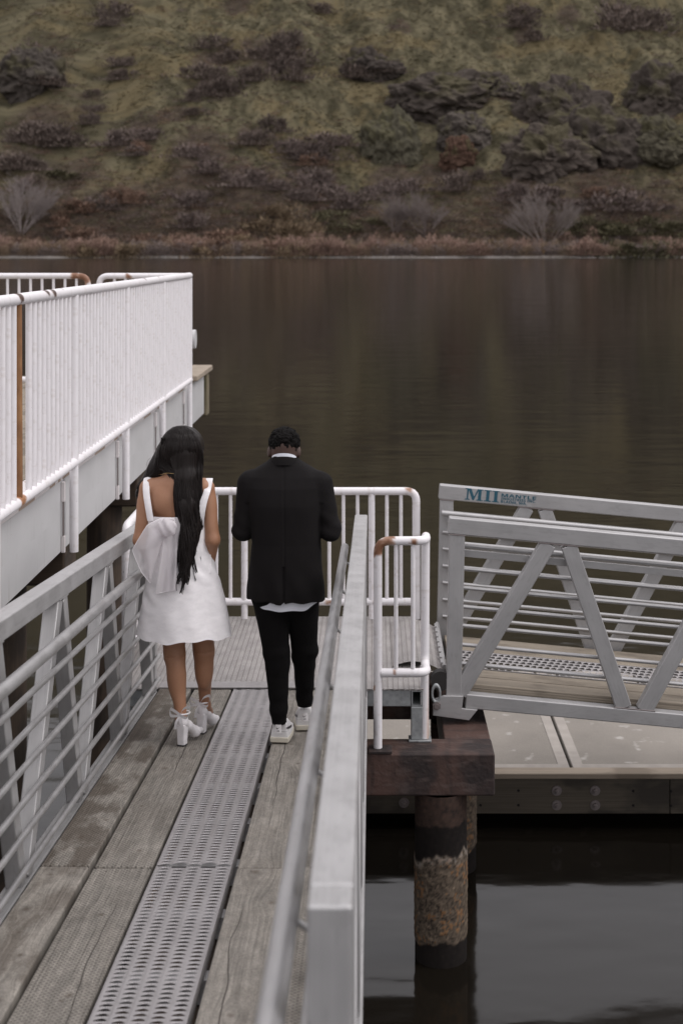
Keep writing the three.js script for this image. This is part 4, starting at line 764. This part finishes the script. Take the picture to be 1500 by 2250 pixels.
// ---------------------------------------------------------------- man
{
  const O = [-0.43, deckY(7.47), -7.47];
  const t = thing('person', 'person in a black suit jacket and white trainers looking down', 'person', O);
  const add = (n, g, m, p = t) => { const q = part(n, move(g.index || g.attributes ? g : merge(g), O), m, p); return q; };
  const hd = [-0.040, 1.520, -0.066];
  // head, neck, forearms' hands
  const head = (x, y, z) => {
    const c = Math.cos(0.52), s = Math.sin(0.52), yy = y - hd[1], zz = z - hd[2], Y = c * yy - s * zz, Z = s * yy + c * zz, X = x - hd[0];   // chin down
    let d = ell(X, Y, Z, [0, 0.012, 0.012], [0.075, 0.090, 0.092]);
    d = smin(d, ell(X, Y, Z, [0, -0.055, -0.030], [0.056, 0.062, 0.062]), 0.04);                         // jaw
    d = smin(d, ell(X, Y, Z, [0, -0.018, -0.094], [0.013, 0.024, 0.018]), 0.012);                        // nose
    for (const e of [-1, 1]) { d = smin(d, ell(X, Y, Z, [e * 0.079, -0.022, 0.006], [0.011, 0.030, 0.019]), 0.008); d = smax(d, -ell(X, Y, Z, [e * 0.030, 0.004, -0.090], [0.016, 0.010, 0.012]), 0.010); d = smin(d, ell(X, Y, Z, [e * 0.030, 0.003, -0.073], [0.012, 0.010, 0.012]), 0.004); }
    d = smin(d, ell(X, Y, Z, [0, -0.060, -0.088], [0.022, 0.008, 0.010]), 0.008);                        // mouth
    return smin(d, cone(x, y, z, [-0.037, 1.36, 0.0], 0.062, [-0.038, 1.475, -0.030], 0.057), 0.03);
  };
  add('body', nets(head, [-0.15, 1.34, -0.22], [0.08, 1.68, 0.10], 0.005), M.skinHis);
  const hand1 = handSDF([-0.125, 1.115, -0.305], [0.75, 0.30, -0.59], [0.25, -0.95, -0.16], 0.55), hand2 = handSDF([0.055, 1.120, -0.305], [-0.75, 0.30, -0.59], [-0.25, -0.95, -0.16], 0.55);
  const body = t.children[0]; body.geometry = merge([body.geometry, move(nets(hand1, [-0.20, 1.03, -0.46], [0.06, 1.24, -0.26], 0.0045), O), move(nets(hand2, [-0.14, 1.03, -0.46], [0.13, 1.24, -0.26], 0.0045), O)]);
  const hair = (x, y, z) => {
    const c = Math.cos(0.36), s = Math.sin(0.36), yy = y - hd[1], zz = z - hd[2], Y = c * yy - s * zz, Z = s * yy + c * zz, X = x - hd[0];
    let d = ell(X, Y, Z, [0, 0.030, 0.014], [0.083, 0.080, 0.096]);
    d = smax(d, -(Y + 0.034 - 0.28 * Math.max(0, -Z) - 0.10 * Math.max(0, Math.abs(X) - 0.04)), 0.012);
    return d - 0.016 * (fbm3(x * 60, y * 60, z * 60, 731, 2) - 0.45) - 0.010 * (vn3(x * 150, y * 150, z * 150, 733) - 0.5);
  };
  add('hair', nets(hair, [-0.16, 1.46, -0.20], [0.08, 1.70, 0.11], 0.004), M.hairHis);
  // jacket
  const tb = [[0.73, 0.208, 0.150, -0.030], [0.80, 0.205, 0.150, -0.031], [0.92, 0.190, 0.142, -0.029], [1.04, 0.180, 0.132, -0.026], [1.14, 0.186, 0.132, -0.028], [1.24, 0.200, 0.134, -0.031], [1.33, 0.212, 0.124, -0.033], [1.385, 0.205, 0.105, -0.033], [1.42, 0.158, 0.088, -0.035], [1.455, 0.098, 0.074, -0.037], [1.48, 0.068, 0.066, -0.038], [1.50, 0.060, 0.060, -0.038]];
  const jacket = (x, y, z) => {
    const [a, b, cx] = table(tb, y), X = (x - cx) / a, Z = (z - 0.004 + 0.03 * smooth(1.2, 1.5, y)) / b, p = 2.5, e = Math.pow(Math.pow(Math.abs(X), p) + Math.pow(Math.abs(Z), p), 1 / p);
    let d = (e - 1) * Math.min(a, b) * 0.9;
    d = smax(d, y - 1.486 - 0.06 * clamp((z + 0.0) / 0.1), 0.008); d = smax(d, 0.742 - y + 0.004 * Math.sin(x * 30), 0.004);
    for (const s of [-1, 1]) {
      const sx = -0.033 + s * 0.186, S = [sx, 1.345, -0.004], E = [-0.022 + s * 0.232, 1.100, 0.018], W = [-0.035 + s * 0.105, 1.105, -0.285];
      let q = smin(cone(x, y, z, S, 0.066, E, 0.054), cone(x, y, z, E, 0.053, W, 0.040), 0.022);
      q -= 0.006 * (fbm3(x * 10, y * 22, z * 14, 741 + s, 2) - 0.5) + 0.003 * Math.sin(y * 70 + x * 40) * smooth(0.14, 0.0, Math.abs(y - 1.13));
      d = smin(d, q, y > 1.25 ? 0.020 : 0.008);
    }
    const fold = 0.010 * (fbm3(x * 7, y * 3.2, z * 5, 745, 3) - 0.5) + 0.004 * Math.sin((x + 0.03) * 55 + y * 12) * smooth(0.95, 0.8, y) * smooth(-0.02, 0.1, z) + 0.004 * (fbm3(x * 18, y * 8, z * 12, 747, 2) - 0.5);
    const seam = z > 0 ? 0.0035 * smooth(0.008, 0.0, Math.abs(x + 0.031 + 0.004 * Math.sin(y * 5))) : 0, vent = z > 0 && y < 0.93 ? 0.008 * smooth(0.012, 0.0, Math.abs(x + 0.033)) : 0;
    const yoke = 0.003 * smooth(0.01, 0, Math.abs(y - 1.47 + 0.0)) * (z > 0 ? 1 : 0);
    return (d - fold + seam + vent + yoke) * 0.92;
  };
  const jk = add('jacket', nets(jacket, [-0.36, 0.71, -0.36], [0.30, 1.53, 0.17], 0.0072), M.suit);
  // jacket collar fall
  add('collar', sheet(40, 5, (s, v) => { const a = lerp(-2.35, 2.35, s), r = lerp(0.068, 0.083, v), y = lerp(1.494, 1.450, v) - 0.028 * (1 - Math.cos(a)) + 0.004 * Math.sin(v * 3.14); return [-0.037 + Math.sin(a) * r * 1.06, y, -0.016 + Math.cos(a) * r * 0.95]; }), M.suit, jk);
  // shirt collar and tail
  const sc = sheet(40, 4, (s, v) => { const a = lerp(-2.6, 2.6, s), r = 0.063 + 0.003 * v, y = lerp(1.510, 1.46, v) - 0.030 * (1 - Math.cos(a)); return [-0.038 + Math.sin(a) * r * 1.03, y, -0.022 + Math.cos(a) * r * 0.97]; });
  const tail = sheet(64, 5, (s, v) => { const a = s * 6.2832, x = Math.sin(a), z = Math.cos(a), drop = 0.718 - 0.012 * z + 0.03 * smooth(0.55, 0.95, Math.abs(x)) + 0.003 * Math.sin(a * 9) - (z > 0 ? 0.008 : 0); return [-0.022 + x * (0.186 + 0.004 * Math.sin(a * 7)), lerp(0.80, drop, v), 0.0 + z * 0.128]; }, true);
  add('shirt', merge([sc, tail]), M.shirt);
  // trousers
  const leg = (s, x, y, z) => { const H = [-0.033 + s * 0.085, 0.80, 0.0], K = s < 0 ? [-0.070, 0.44, 0.045] : [0.068, 0.44, -0.055], A = s < 0 ? [-0.056, 0.085, 0.098] : [0.064, 0.105, -0.142];
    let d = smin(cone(x, y, z, H, 0.100, K, 0.066), cone(x, y, z, K, 0.066, A, 0.041), 0.03);
    const w = 0.0030 * Math.sin(y * 62 + x * 25 * s + 3 * vn(x * 8, y * 4, 751)) * (smooth(0.12, 0.0, Math.abs(y - 0.42)) + smooth(0.14, 0.0, Math.abs(y - 0.15)) * 1.1) + 0.009 * (fbm3(x * 9, y * 12, z * 9, 753, 3) - 0.5);
    return d - w; };
  const pants = (x, y, z) => { let d = smin(leg(-1, x, y, z), leg(1, x, y, z), 0.012); d = smin(d, ell(x, y, z, [-0.03, 0.78, 0.0], [0.172, 0.13, 0.126]), 0.04); d = smax(d, y - 0.86, 0.01); return smax(d, (s => s - y)(x < 0.005 ? 0.104 : 0.122), 0.006) * 0.9; };
  add('trousers', nets(pants, [-0.25, 0.05, -0.20], [0.20, 0.90, 0.19], 0.0075), M.trousers);
  // trainers
  for (const [sx, sz, yaw, up] of [[-0.056, 0.125, 0.10, deckY(7.34) - O[1]], [0.066, -0.130, -0.06, deckY(7.60) - O[1]]]) {
    const c = Math.cos(yaw), s = Math.sin(yaw), loc = (x, z) => [(x - sx) * c + (z - sz) * s, -(x - sx) * s + (z - sz) * c];   // heel at z = +0.02, toe towards -z
    const foot = (X, Z) => { const L = clamp((0.035 - Z) / 0.29), w = 0.040 + 0.012 * Math.sin(Math.min(1, L * 1.25) * 2.6) - 0.012 * smooth(0.8, 1, L); return [L, w]; };
    const sole = (x, y, z) => { const [X, Z] = loc(x, z), [L, w] = foot(X, Z); const dx = Math.abs(X) - w, dz = Math.abs(Z + 0.10) - 0.122; const d2 = Math.hypot(Math.max(dx, 0), Math.max(dz + 0.03, 0)) - 0.0 + Math.min(Math.max(dx, dz + 0.03), 0) - 0.03 + 0.027; return smax(d2, Math.abs(y - up - 0.0145) - 0.0135, 0.005); };
    const upper = (x, y, z) => { const [X, Z] = loc(x, z), [L, w] = foot(X, Z), top = lerp(0.112, 0.050, smooth(0.30, 0.75, L)); const dx = Math.abs(X) - (w - 0.004) * (1 - 0.42 * clamp((y - up - 0.04) / 0.09)), dz = Math.abs(Z + 0.098) - 0.117 + 0.10 * Math.max(0, y - up - 0.05); return smax(smax(Math.hypot(Math.max(dx, 0), Math.max(dz + 0.035, 0)) + Math.min(Math.max(dx, dz + 0.035), 0) - 0.0, y - up - top, 0.012), up + 0.022 - y, 0.004) - 0.003 - 0.002 * smooth(0.004, 0, Math.abs(y - up - 0.062)); };
    const lo = [sx - 0.12, up - 0.01, sz - 0.30], hi = [sx + 0.12, up + 0.13, sz + 0.08];
    const sh = add('shoe', nets(upper, lo, hi, 0.0042), M.leather);
    add('sole', nets(sole, lo, hi, 0.0042), M.sole, sh);
    const W = (X, y, Z) => [sx + X * c - Z * s, up + y, sz + X * s + Z * c];
    // dark side mark on both sides and the printed heel tab
    for (const e of [-1, 1]) add('side_mark', sheet(12, 3, (a, b) => { const Z = lerp(0.006, -0.10, a), y = 0.083 - 0.030 * a + 0.010 * a * a - (b - 0.5) * 0.018 * (0.25 + a * (1.3 - a)); const [, w] = foot(0, Z); return W(e * (w + 0.0042 - 0.017 * clamp((y - 0.04) / 0.09)), y, Z); }), M.blackTrim, sh);
    const cv = document.createElement('canvas'); cv.width = 128; cv.height = 128; const q = cv.getContext('2d'); q.fillStyle = '#d9d6d6'; q.fillRect(0, 0, 128, 128); q.fillStyle = '#1c1a1e';
    q.beginPath(); q.moveTo(34, 26); q.quadraticCurveTo(24, 60, 50, 56); q.lineTo(104, 32); q.lineTo(50, 68); q.quadraticCurveTo(8, 74, 34, 26); q.fill(); q.font = 'bold 30px sans-serif'; q.textAlign = 'center'; q.fillText('AIR', 64, 108);
    const ct = new THREE.CanvasTexture(cv); ct.colorSpace = THREE.SRGBColorSpace; ct.magFilter = THREE.LinearFilter;
    const tab = sheet(10, 6, (a, b) => { const an = lerp(-0.62, 0.62, a), y = lerp(0.062, 0.104, b), r = 0.030 - 0.004 * b; return W(Math.sin(an) * r * 1.0, y, 0.0030 - 0.0045 * b + Math.cos(an) * 0.0220); });
    add('heel_tab', tab, std({ map: ct, roughness: 0.5 }), sh);
  }
}
// ---------------------------------------------------------------- woman
{
  const O = [-0.95, deckY(7.45), -7.45], px = (X) => -0.391 + 0.000833 * X, py = (Y) => 1.688 - 0.000833 * Y;
  const t = thing('person', 'person in a short white dress with long black hair and white heels', 'person', O);
  const add = (n, g, m, p = t) => part(n, move(g.index || g.attributes ? g : merge(g), O), m, p);
  const upL = 0.0, H = [-0.058, 1.548, -0.045];
  const body = (x, y, z) => {
    const c = Math.cos(0.5), s = Math.sin(0.5), yy = y - H[1], zz = z - H[2], Y = c * yy - s * zz, Z = s * yy + c * zz, X = x - H[0];
    let d = ell(X, Y, Z, [0, 0.01, 0.008], [0.068, 0.084, 0.086]); d = smin(d, ell(X, Y, Z, [0, -0.055, -0.03], [0.050, 0.058, 0.056]), 0.04); d = smin(d, ell(X, Y, Z, [0, -0.020, -0.088], [0.011, 0.021, 0.016]), 0.012); d = smin(d, ell(X, Y, Z, [0, -0.058, -0.080], [0.020, 0.008, 0.010]), 0.008);
    for (const e of [-1, 1]) { d = smin(d, ell(X, Y, Z, [e * 0.070, -0.02, 0.004], [0.009, 0.026, 0.016]), 0.008); d = smax(d, -ell(X, Y, Z, [e * 0.027, 0.004, -0.083], [0.014, 0.009, 0.011]), 0.01); }
    d = smin(d, cone(x, y, z, [-0.082, 1.34, 0.01], 0.052, [-0.070, 1.49, -0.010], 0.047), 0.035);
    d = smin(d, ell(x, y, z, [-0.080, 1.262, 0.0], [0.150, 0.140, 0.086]), 0.04); d = smin(d, ell(x, y, z, [-0.078, 1.09, 0.0], [0.118, 0.17, 0.08]), 0.05);
    d = smin(d, cone(x, y, z, [-0.215, 1.325, 0.004], 0.050, [0.055, 1.325, 0.004], 0.050), 0.03);
    d += 0.006 * smooth(0.02, 0, Math.abs(x + 0.082)) * smooth(0.0, 0.05, z) * smooth(1.40, 1.30, y);                // spine
    for (const e of [-1, 1]) d = smin(d, ell(x, y, z, [-0.08 + e * 0.072, 1.262, 0.058], [0.045, 0.06, 0.03]), 0.03);    // shoulder blades
    const arms = [[[-0.232, 1.318, 0.0], [-0.268, 1.055, 0.036], [-0.205, 0.895, -0.055]], [[0.072, 1.318, 0.0], [0.112, 1.055, 0.036], [0.082, 0.890, -0.050]]];
    for (const [S, E, W] of arms) { let q = smin(cone(x, y, z, S, 0.047, E, 0.036), cone(x, y, z, E, 0.037, W, 0.025), 0.02); q = smin(q, ell(x, y, z, [(S[0] * 0.7 + E[0] * 0.3), 1.22, 0.008], [0.043, 0.09, 0.046]), 0.02); d = smin(d, q, 0.022); }
    d = smin(d, ell(x, y, z, [-0.055, 0.82, 0.0], [0.155, 0.14, 0.11]), 0.05);
    const legs = [[[-0.115, 0.78, 0.0], [-0.088, 0.450, 0.035], [-0.042, 0.135, 0.110]], [[0.028, 0.78, 0.0], [0.055, 0.450, -0.050], [0.052, 0.135, -0.130]]];
    for (const [h, k, a] of legs) {
      let q = smin(cone(x, y, z, h, 0.088, k, 0.053), cone(x, y, z, k, 0.050, a, 0.028), 0.03);
      const m = [lerp(k[0], a[0], 0.30), lerp(k[1], a[1], 0.30), lerp(k[2], a[2], 0.30) + 0.016]; q = smin(q, ell(x, y, z, m, [0.045, 0.115, 0.044]), 0.03);
      q += 0.004 * smooth(0.012, 0, Math.abs(y - 0.452)) * smooth(0.0, 0.03, z - k[2]);
      d = smin(d, q, 0.012); d = smin(d, cone(x, y, z, a, 0.027, [a[0] + 0.012, 0.075, a[2] - 0.07], 0.024), 0.02);
    }
    return d;
  };
  const b = add('body', nets(body, [-0.36, 0.03, -0.26], [0.22, 1.68, 0.20], 0.0078), M.skinHer);
  const hands = [handSDF([-0.205, 0.900, -0.050], [0.15, -0.95, -0.27], [0, -0.27, 0.96], 0.3, 0.9), handSDF([0.082, 0.895, -0.046], [-0.15, -0.95, -0.27], [0, -0.27, 0.96], 0.3, 0.9)];
  b.geometry = merge([b.geometry, move(nets(hands[0], [-0.28, 0.70, -0.16], [-0.10, 0.94, 0.06], 0.005), O), move(nets(hands[1], [0.0, 0.70, -0.16], [0.16, 0.94, 0.06], 0.005), O)]);
  // dress: flared shell, low square back
  const rows = [[0.54, 0.256, 0.205, -0.048], [0.62, 0.240, 0.188, -0.046], [0.75, 0.214, 0.162, -0.046], [0.88, 0.186, 0.136, -0.054], [0.97, 0.166, 0.114, -0.064], [1.05, 0.156, 0.102, -0.074], [1.12, 0.158, 0.100, -0.077], [1.20, 0.156, 0.100, -0.079], [1.30, 0.16, 0.10, -0.08]];
  const wrap = (a, y, grow = 0) => {
    const [w, dpt, cx] = table(rows, y), f = smooth(0.95, 0.6, y);
    let r = 1 + f * (0.022 * Math.sin(a * 5 + 0.8) + 0.012 * Math.sin(a * 9 + 2.1 + y * 3) + 0.035 * (fbm(a * 2.2 + 4, y * 7, 761, 3) - 0.5)) + 0.022 * (fbm(a * 4, y * 14, 763, 3) - 0.5) + 0.020 * smooth(0.10, 0, Math.abs(y - 0.80 - 0.10 * Math.sin(a + 0.6))) * Math.sin(y * 60 + a * 9);
    const e = lerp(1, 0.74, smooth(0.90, 1.08, y)), sq = (q) => Math.sign(q) * Math.pow(Math.abs(q), e);
    return [cx + sq(Math.sin(a)) * w * r + Math.sin(a) * grow, sq(Math.cos(a)) * dpt * r + Math.cos(a) * grow];
  };
  const topY = (a) => { const k = Math.cos(a); return k > 0 ? 1.186 + 0.055 * smooth(0.45, 0.10, k) : 1.225 + 0.06 * smooth(0, -0.8, k); };
  const shell = sheet(140, 90, (s, v) => { const a = (s - 0.5) * 6.2832, hem = 0.556 + 0.007 * Math.sin(a * 4) + 0.004 * Math.sin(a * 11 + 1), y = lerp(topY(a), hem, Math.pow(v, 0.92)); const [x, z] = wrap(a, y); return [x, y, z]; }, true);
  const inner = sheet(70, 6, (s, v) => { const a = (0.5 - s) * 6.2832, hem = 0.556 + 0.007 * Math.sin(a * 4) + 0.004 * Math.sin(a * 11 + 1), y = lerp(hem + 0.16, hem + 0.0005, v); const [x, z] = wrap(a, y, -0.006); return [x, y, z]; }, true);
  const dr = add('dress', merge([shell, inner]), M.satin);
  for (const e of [-1, 1]) {                            // straps over the shoulders
    const pth = e < 0 ? [[px(222), 1.165, 0.084], [px(207), 1.24, 0.084], [px(190), 1.32, 0.062], [px(188), 1.374, 0.012], [px(215), 1.33, -0.065], [px(235), 1.24, -0.10]] : [[px(520), 1.100, 0.045], [px(530), 1.180, 0.078], [px(548), 1.25, 0.081], [px(572), 1.315, 0.060], [px(580), 1.374, 0.012], [px(560), 1.33, -0.065], [px(540), 1.24, -0.10]];
    const cv = new THREE.CatmullRomCurve3(pth.map((q) => V(...q)));
    add('strap', sheet(8, 40, (s, v) => { const q = cv.getPoint(v), w = (e > 0 ? lerp(0.050, 0.036, smooth(0, 0.5, v)) : lerp(0.034, 0.036, v)) * (s - 0.5); const n = Math.cos((s - 0.5) * 2.6) * 0.006; return [q.x + w, q.y + (v > 0.35 && v < 0.65 ? n : 0), q.z + (v <= 0.5 ? n : -n)]; }), M.satin, dr);
  }
  for (const [a, y0] of [[-1.42, 0.905], [1.38, 0.905]]) add('pocket_edge', new THREE.TubeGeometry(new THREE.CatmullRomCurve3([...Array(8)].map((_, k) => { const y = 0.985 - 0.014 * k, [x, z] = wrap(a - Math.sign(a) * 0.05 * k, y, 0.001); return V(x, y, z); })), 20, 0.0035, 6), M.satin, dr);
  // bow: wide loop, tail and knot
  const P2 = (X, Y, z) => [px(X), py(Y), z];
  const strip = (L, Rr, bulge, z0, nu = 18, nv = 26) => { const cl = new THREE.CatmullRomCurve3(L.map(([X, Y]) => V(px(X), py(Y), 0)), false, 'catmullrom', 0.12), cr = new THREE.CatmullRomCurve3(Rr.map(([X, Y]) => V(px(X), py(Y), 0)), false, 'catmullrom', 0.12); return sheet(nu, nv, (s, v) => { const a = cl.getPoint(v), c = cr.getPoint(v); return [lerp(a.x, c.x, s), lerp(a.y, c.y, s), z0(v) + bulge(s, v)]; }); };
  const bow = add('bow', merge([
    strip([[380, 602], [300, 598], [215, 640], [125, 792], [180, 930], [232, 1000]], [[385, 650], [350, 690], [310, 735], [295, 770], [275, 850], [234, 998]], (s, v) => 0.016 * Math.sin(Math.PI * s) * Math.sin(Math.PI * v) + 0.004 * Math.sin(s * 9 + v * 4), (v) => 0.128 + 0.022 * Math.sin(Math.PI * v) + 0.022 * v),
    strip([[382, 606], [290, 640], [215, 720], [190, 840], [215, 930]], [[388, 640], [330, 720], [290, 760], [270, 840], [240, 960]], (s, v) => 0.014 * Math.sin(Math.PI * s), (v) => 0.125 + 0.02 * Math.sin(Math.PI * v)),
    strip([[300, 700], [300, 800], [285, 930], [268, 1064]], [[392, 690], [398, 800], [398, 920], [398, 1036]], (s, v) => 0.012 * Math.sin(s * 6 + v * 3) + 0.004 * Math.sin(s * 16), (v) => 0.134 + 0.028 * v)]), M.organza, dr);
  for (const [pts, z0] of [[[[380, 602], [300, 598], [215, 640], [125, 792], [180, 930], [232, 1000]], 0.128], [[[300, 700], [300, 800], [285, 930], [268, 1064], [398, 1036]], 0.134]]) { const cv = new THREE.CatmullRomCurve3(pts.map(([X, Y], i) => { const v = i / (pts.length - 1); return V(px(X), py(Y), z0 + 0.022 * Math.sin(Math.PI * v) * (z0 < 0.13 ? 1 : 0) + 0.024 * v); }), false, 'catmullrom', 0.12); add('bow_hem', new THREE.TubeGeometry(cv, 60, 0.0022, 6), M.satin, bow); }
  add('knot', nets((x, y, z) => ell(x, y, z, [px(335), py(655), 0.158], [0.050, 0.046, 0.026]) - 0.010 * Math.sin((x + y * 0.6) * 130) * 0.35 - 0.010 * (fbm3(x * 18, y * 18, z * 18, 771, 2) - 0.5), [-0.20, 1.06, 0.10], [0.0, 1.22, 0.22], 0.0055), M.organza, bow);
  // hair: mass plus several hundred strands
  const Lx = [[40, 388], [52, 360], [72, 325], [105, 298], [150, 278], [210, 262], [300, 262], [330, 330], [450, 345], [600, 384], [750, 394], [850, 380], [950, 362], [1100, 372]], Rx = [[40, 412], [52, 445], [72, 478], [105, 505], [150, 527], [230, 546], [330, 543], [450, 538], [600, 530], [750, 524], [850, 520], [950, 508], [1100, 470]];
  const zH = [[0, 0.02], [60, 0.045], [200, 0.075], [330, 0.072], [450, 0.098], [600, 0.118], [800, 0.138], [950, 0.160], [1100, 0.172]];
  const mass = (x, y, z) => {
    let d = ell(x, y, z, [-0.057, 1.545, -0.030], [0.108, 0.101, 0.112]);
    d = smin(d, cone(x, y, z, [-0.056, 1.52, -0.020], 0.098, [px(425), py(330), 0.012], 0.072), 0.05);
    for (const [a, b] of [[[px(428), py(230), 0.030], [px(442), py(380), 0.050]], [[px(442), py(380), 0.050], [px(445), py(520), 0.082]], [[px(445), py(520), 0.082], [px(458), py(760), 0.112]]]) d = smin(d, cone(x, (y), z, a, 0.044, b, 0.028), 0.05);
    d = smin(d, cone(x, y, z, [-0.150, 1.50, -0.045], 0.050, [px(140), py(490), -0.075], 0.036), 0.03);
    return d - 0.006 * (vn(Math.atan2(x + 0.05, z + 0.03) * 14 + 40, y * 4, 781) - 0.5) - 0.005 * (fbm3(x * 50, y * 7, z * 50, 783, 2) - 0.5);
  };
  const face = (x, y, z) => smax(mass(x, y, z), -ell(x, y, z, [-0.06, 1.50, -0.135], [0.072, 0.10, 0.075]), 0.02);
  const hm = nets(face, [-0.38, 1.02, -0.20], [0.12, 1.68, 0.20], 0.0062), strands = [], R = rng(785);
  const ribbon = (pts, w) => { const cv = new THREE.CatmullRomCurve3(pts), n = pts.length * 3; strands.push(new THREE.TubeGeometry(cv, n, w, 4, false)); };
  for (let i = 0; i < 1150; i++) {
    const s = R(), clump = Math.floor(s * 11), end = 700 + (270 + 130 * hash2(clump, 3, 789)) * Math.pow(R(), 0.8), ph = R() * 2.6, k = 9 + 20 * R(), pts = [], out = 0.022 * R();
    for (let Y = 44 + 40 * R(); Y < end; Y += 58) {
      const L = table(Lx, Y)[0], Rr = table(Rx, Y)[0], g = smooth(700, 1050, Y), sc = lerp(s, (clump + 0.5) / 11, g * 0.82), round = Math.sin(Math.PI * clamp(sc, 0.05, 0.95));
      const X = lerp(L, Rr, lerp(0.0, 1.0, sc)) + k * Math.sin(Y / 62 + ph + clump) * smooth(250, 700, Y) + 20 * (vn(Y / 90, clump, 787) - 0.5) * g * 4;
      const base = table(zH, Y)[0]; let z = base * (0.35 + 0.65 * round) + out + (Y < 330 ? 0.012 : 0.0);
      if (Y < 330) { const hx = (px(X) + 0.057) / 0.125, hy = (py(Y) - 1.545) / 0.118; const q = 1 - hx * hx - hy * hy; z = Math.max(z * 0.5, q > 0 ? -0.030 + 0.122 * Math.sqrt(q) : -0.03); }
      pts.push(V(px(X), py(Y), z + 0.004 * Math.sin(Y / 40 + ph)));
    }
    if (pts.length > 3) ribbon(pts, 0.0009 + 0.0013 * R());
  }
  for (let i = 0; i < 120; i++) {                       // locks falling forward over the shoulder
    const s = R(), ph = R() * 6.28, a = V(px(280 + 80 * R()), py(110 + 60 * R()), 0.03 + 0.03 * R()), m = V(px(258 + 30 * s), py(250), 0.02 * s), n = V(px(215 + 50 * s), py(345 + 20 * R()), -0.01), e = V(px(100 + 70 * s), py(440 + 120 * R()), -0.05);
    ribbon([a, m, n, n.clone().lerp(e, 0.5).add(V(0.008 * Math.sin(ph), 0.006, 0)), e], 0.0010 + 0.0014 * R());
  }
  for (let i = 0; i < 14; i++) { const y = 300 + 120 * R(); ribbon([V(px(255), py(250), 0.0), V(px(225 - 20 * R()), py(y - 60), 0.01), V(px(195 - 20 * R()), py(y - 20), 0.0), V(px(180 + 20 * R()), py(y + 30), 0.0)], 0.0006); }
  add('hair', merge([hm, ...strands]), M.hairHer);
  add('necklace', new THREE.TubeGeometry(new THREE.CatmullRomCurve3([[px(240), 1.385, -0.03], [px(285), py(345), 0.038], [px(320), py(334), 0.062], [px(370), py(335), 0.070]].map((q) => V(...q))), 24, 0.0012, 5), M.gold);
  // block-heeled shoes with ribbon bows at the ankle
  for (const [ax, az, yaw, d] of [[-0.030, 0.128, 0.36, 7.30], [0.040, -0.120, 0.30, 7.55]]) {
    const up = deckY(d) - O[1], c = Math.cos(yaw), s = Math.sin(yaw), W = (X, y, Z) => [ax + X * c - Z * s, up + y, az + X * s + Z * c], loc = (x, z) => [(x - ax) * c + (z - az) * s, -(x - ax) * s + (z - az) * c];
    const upper = (x, y, z) => { const [X, Z] = loc(x, z), Y = y - up; let q = smin(cone(X, Y, Z, [0, 0.112, 0.006], 0.027, [0, 0.084, -0.045], 0.024), cone(X, Y, Z, [0, 0.084, -0.045], 0.024, [0.003, 0.030, -0.120], 0.027), 0.02); q = smin(q, cone(X, Y, Z, [0.003, 0.028, -0.120], 0.026, [0.004, 0.019, -0.180], 0.016), 0.02); q = smin(q, cone(X, Y, Z, [0, 0.125, 0.008], 0.027, [0, 0.155, 0.004], 0.029), 0.015); return smax(smax(q, Y - 0.146 - 0.25 * Math.min(0, Z) * 1.6, 0.006), 0.004 - Y, 0.004); };
    const sh = add('shoe', nets(upper, [ax - 0.14, up - 0.01, az - 0.24], [ax + 0.14, up + 0.20, az + 0.07], 0.0045), M.satin);
    const heel = (x, y, z) => { const [X, Z] = loc(x, z), Y = y - up, k = lerp(0.0205, 0.0245, clamp(Y / 0.11)), dx = Math.abs(X) - k, dz = Math.abs(Z - 0.010) - k; return smax(Math.hypot(Math.max(dx + 0.008, 0), Math.max(dz + 0.008, 0)) + Math.min(Math.max(dx, dz) + 0.008, 0) - 0.008, Math.abs(Y - 0.057) - 0.053, 0.002); };
    add('heel', nets(heel, [ax - 0.06, up - 0.005, az - 0.05], [ax + 0.06, up + 0.13, az + 0.06], 0.004), M.satin, sh);
    add('heel_tip', box(-0.021, 0.021, 0.0005, 0.0048, -0.011, 0.031, 0.001).applyMatrix4(new THREE.Matrix4().makeRotationY(-yaw).setPosition(ax, up, az)), M.blackTrim, sh);
    const torus = new THREE.TorusGeometry(0.033, 0.0045, 8, 32); torus.rotateX(Math.PI / 2); torus.translate(...W(0, 0.165, 0.0)); add('ankle_ribbon', torus, M.satin, sh);
    for (const [e, L] of [[-1, 0.050], [1, 0.062]]) {
      const cv = new THREE.CatmullRomCurve3([[0, 0.163, 0.036], [e * L * 0.45, 0.182 + 0.02 * (e > 0), 0.046], [e * L, 0.192 + 0.022 * (e > 0), 0.048], [e * L * 0.85, 0.162, 0.054], [0, 0.160, 0.040]].map((q) => V(...W(...q))), false);
      const tl = new THREE.CatmullRomCurve3([[0, 0.160, 0.038], [e * 0.014, 0.13, 0.050], [e * 0.020, 0.092, 0.050]].map((q) => V(...W(...q))));
      for (const k of [cv, tl]) add('ribbon', sheet(3, 26, (a, v) => { const q = k.getPoint(v); return [q.x + (a - 0.5) * (k === tl ? 0.014 : 0.006), q.y + (a - 0.5) * (k === tl ? 0.004 : 0.016), q.z + (a - 0.5) * 0.006]; }), M.satin, sh);
    }
  }
}

renderer.render(scene, camera);
